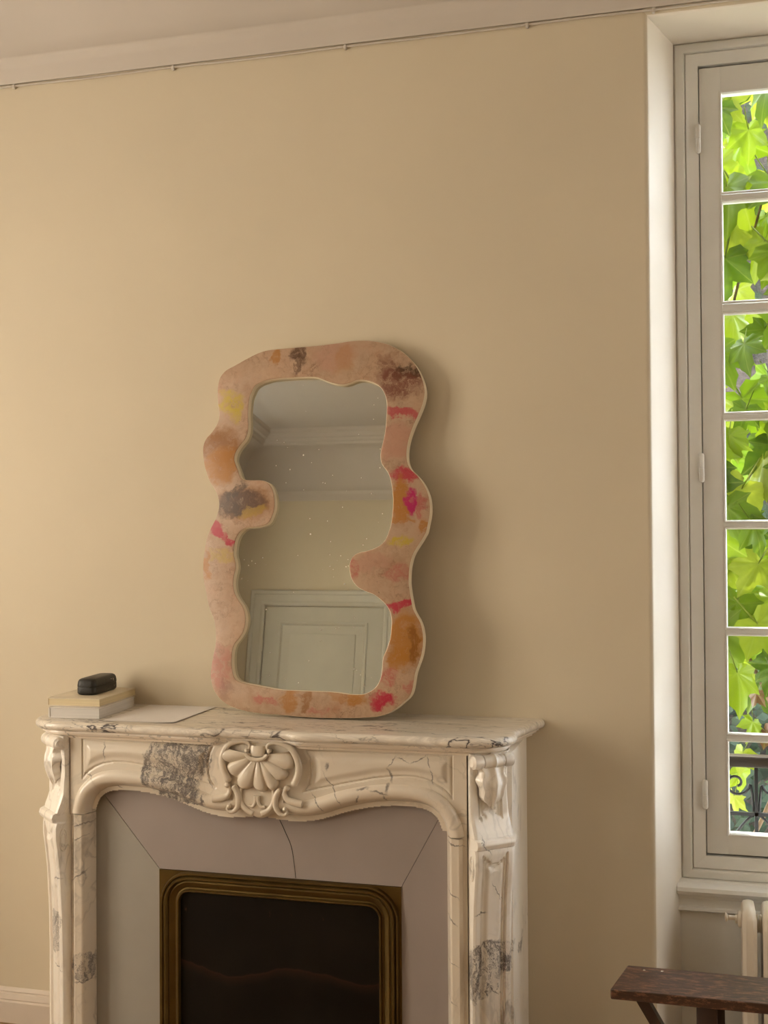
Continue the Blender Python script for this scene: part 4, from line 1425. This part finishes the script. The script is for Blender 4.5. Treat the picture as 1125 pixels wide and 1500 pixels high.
M_leaf = leaf_mat('vine_leaf_green', [(0.0, (0.045, 0.095, 0.006)), (0.3, (0.105, 0.185, 0.006)), (0.65, (0.20, 0.28, 0.006)), (1.0, (0.32, 0.36, 0.03))])
M_leaf_red = leaf_mat('vine_leaf_russet', [(0.0, (0.11, 0.035, 0.02)), (1.0, (0.16, 0.06, 0.03))], 0.3)
M_stem = plain('vine_stem', (0.16, 0.10, 0.05), 0.7, 0.3, 30)


def leaf_mesh(seed, mats):
    rg = random.Random(seed)
    tips = [(-108, 0.66), (-54, 0.90), (0, 1.10), (54, 0.90), (108, 0.66)]
    ang, rad_, ve = [], [], []
    base = [(-150, 0.40, 0), (-130, 0.47, 0)]
    seqs = []
    for i, (a, r_) in enumerate(tips):
        r_ *= rg.uniform(0.92, 1.08)
        seqs += [(a - 18, r_ * 0.76, 0), (a - 8, r_ * 0.85, 0), (a, r_ * 1.04, 1), (a + 8, r_ * 0.85, 0), (a + 18, r_ * 0.76, 0)]
        if i < 4:
            b = (a + tips[i + 1][0]) / 2
            seqs += [(b, 0.60 * rg.uniform(0.90, 1.08), 0)]
    seqs = [(-165, 0.25, 0), (-140, 0.46, 0)] + seqs + [(140, 0.46, 0), (165, 0.25, 0)]
    V, vein = [(0, 0, 0)], [1.0]
    fold, droop = rg.uniform(0.15, 0.55), rg.uniform(0.2, 0.8)
    fr = (0.34, 0.68, 1.0)
    for f_ in fr:
        for a, r_, v_ in seqs:
            q = R(a)
            rr_ = r_ * f_ * (1 if f_ == 1.0 else (0.9 + 0.1 * v_))
            x, z = math.sin(q) * rr_ * 0.5, -math.cos(q) * rr_ * 0.5 - 0.0
            y = fold * abs(x) * 0.9 + droop * (z * z) * 0.8 - (0.0 if v_ else 0.022 * f_) + 0.022 * f_ * math.sin(a * 0.11 + seed)
            V.append((x, y, z))
            vein.append(float(v_))
    n_ = len(seqs)
    F = []
    for i in range(n_ - 1):
        F.append((0, 1 + i, 2 + i))
        for k in range(2):
            o_ = 1 + k * n_
            F.append((o_ + i, o_ + n_ + i, o_ + n_ + i + 1, o_ + i + 1))
    # leaf stalk
    ns = len(V)
    for k, (sx, sy, sz) in enumerate(((0.012, 0, 0), (-0.012, 0, 0), (0.0, 0.012, 0))):
        V.append((sx, sy, sz))
        vein.append(1.0)
    for k, (sx, sy, sz) in enumerate(((0.010, 0.10, 0.42), (-0.010, 0.10, 0.42), (0.0, 0.115, 0.42))):
        V.append((sx, sy, sz))
        vein.append(1.0)
    for k in range(3):
        F.append((ns + k, ns + (k + 1) % 3, ns + 3 + (k + 1) % 3, ns + 3 + k))
    me = bpy.data.meshes.new('leaf')
    me.from_pydata(V, [], F)
    at = me.attributes.new('vein', 'FLOAT', 'POINT')
    at.data.foreach_set('value', vein)
    me.polygons.foreach_set('use_smooth', [True] * len(me.polygons))
    me.materials.append(mats)
    return me


leaf_meshes = [leaf_mesh(s, M_leaf) for s in range(6)]
red_mesh = leaf_mesh(9, M_leaf_red)
vine = empty('climbing_vine', (0.5, 0.75, -0.6), label='climbing vine with large bright green lobed leaves outside the window', cat='vine')
rng = random.Random(23)


def put_leaf(x, y, z, size, me):
    o = bpy.data.objects.new('leaf', me)
    COL.objects.link(o)
    o.parent = vine
    o.location = (x - 0.5, y - 0.75, z + 0.6)
    o.rotation_euler = (R(rng.uniform(-38, 25)), R(rng.uniform(-38, 38)), R(rng.uniform(-55, 45)))
    o.scale = (size, size, size)
    return o


for k in range(280):
    near = k < 190
    if near:
        x = rng.uniform(0.0, 0.44)
        z = 0.98 + 2.1 * ((k * 0.61803) % 1.0)
    else:
        x = rng.uniform(0.40, 0.90) if k % 4 else rng.uniform(-0.3, 0.0)
        z = rng.uniform(0.95, 3.1)
    put_leaf(x, rng.uniform(0.48, 0.95), z, rng.uniform(0.15, 0.29), leaf_meshes[rng.randrange(6)])
for (x, y, z, s, mm) in ((0.175, 0.55, 0.90, 0.12, leaf_meshes[1]), (0.145, 0.58, 0.80, 0.13, leaf_meshes[2]), (0.14, 0.62, 0.735, 0.14, leaf_meshes[3]), (0.215, 0.56, 0.87, 0.12, red_mesh), (0.12, 0.6, 0.66, 0.12, leaf_meshes[4]),
                        (0.19, 0.62, 0.98, 0.10, red_mesh), (0.34, 0.6, 0.80, 0.13, leaf_meshes[0]), (0.52, 0.6, 0.78, 0.14, leaf_meshes[5]), (0.75, 0.6, 0.82, 0.12, red_mesh)):
    put_leaf(x, y, z, s, mm)
for k in range(6):
    x = -0.2 + 0.2 * k + rng.uniform(-0.05, 0.05)
    pts = [(x - 0.5, rng.uniform(-0.05, 0.15), 0.0)]
    for j in range(1, 9):
        pts.append((x - 0.5 + rng.uniform(-0.09, 0.09), rng.uniform(-0.12, 0.2), 3.7 * j / 8))
    MB().tube(spline(pts, 50), [0.009 * (1 - 0.6 * i / 49) for i in range(50)], 6).build('stem', M_stem, vine, 60)

# wrought-iron guard outside the window
YG = 0.40
gd = empty('window_guard', (0, YG, 0), label='black wrought-iron window guard with scrolls under a dark wooden rail', cat='railing')
MB().box(FXL - 0.3, FXR + 0.3, -0.022, 0.022, 0.795, 0.828, 0.006).build('hand_rail', mat_wood('weathered_rail', (0.02, 0.014, 0.01), (0.06, 0.04, 0.025)), gd, 30)
MB().box(FXL - 0.3, FXR + 0.3, -0.005, 0.005, 0.652, 0.662).build('rail', M_iron, gd, 0)
MB().box(FXL - 0.3, FXR + 0.3, -0.005, 0.005, 0.45, 0.46).build('rail', M_iron, gd, 0)
for i in range(6):
    x = -0.05 + 0.225 * i
    MB().box(x - 0.005, x + 0.005, -0.005, 0.005, 0.45, 0.80).build('bar', M_iron, gd, 0)
    for s in (-1, 1):
        if i == 5 and s == 1:
            continue
        pts = []
        for k in range(40):
            t = k / 39
            a = R(-90 + 400 * (1 - t))
            if t < 0.62:
                r_ = 0.008 + 0.030 * t / 0.62
                a = R(250 - 430 * (t / 0.62))
                pts.append((x + s * (0.055 + r_ * math.cos(a)), 0, 0.745 + r_ * math.sin(a)))
        x_, z_ = pts[-1][0], pts[-1][2]
        for k in range(1, 14):
            t = k / 13
            pts.append((x_ + (x + s * 0.008 - x_) * t ** 0.6, 0, z_ + (0.665 - z_) * t ** 1.3))
        MB().tube(pts, 0.0042, 6).build('scroll', M_iron, gd, 60)
        lo = [(x + s * (0.006 + 0.085 * math.sin(math.pi * 0.5 * q)), 0, 0.655 - 0.18 * q ** 1.3) for q in [k / 15 for k in range(16)]]
        MB().tube(lo, 0.0042, 6).build('scroll', M_iron, gd, 60)

# dark hedge: uncountable small leaves
rng = random.Random(77)
V, F = [], []
for k in range(7000):
    x, z = rng.uniform(-1.0, 1.6), rng.uniform(-0.6, 1.4)
    y = rng.uniform(1.7, 2.25) + 0.1 * hnoise(x, z)
    s = rng.uniform(0.018, 0.04)
    a, b = rng.uniform(0, 6.28), rng.uniform(-0.9, 0.9)
    d1 = Vector((math.cos(a), math.sin(b) * 0.6, math.sin(a))) * s
    d2 = Vector((-math.sin(a), math.cos(b) * 0.6 * rng.choice((-1, 1)), math.cos(a))) * s * 0.6
    c = Vector((x, y, z))
    q = len(V)
    V += [c - d1, c + d2, c + d1, c - d2]
    F.append((q, q + 1, q + 2, q + 3))
t = NT('hedge_leaves')
n_ = t.noise(t.coord(), 6.0, 5, 0.7)
t.base(t.ramp(n_, [(0.3, (0.005, 0.016, 0.010)), (0.55, (0.014, 0.038, 0.018)), (0.75, (0.06, 0.12, 0.03))]))
t.rough(0.45)
hd = obj('garden_hedge', [tuple(v) for v in V], F, t.m, None, 0)
tag(hd, 'dark green leafy hedge seen low through the window behind the iron guard', 'hedge', kind='stuff')
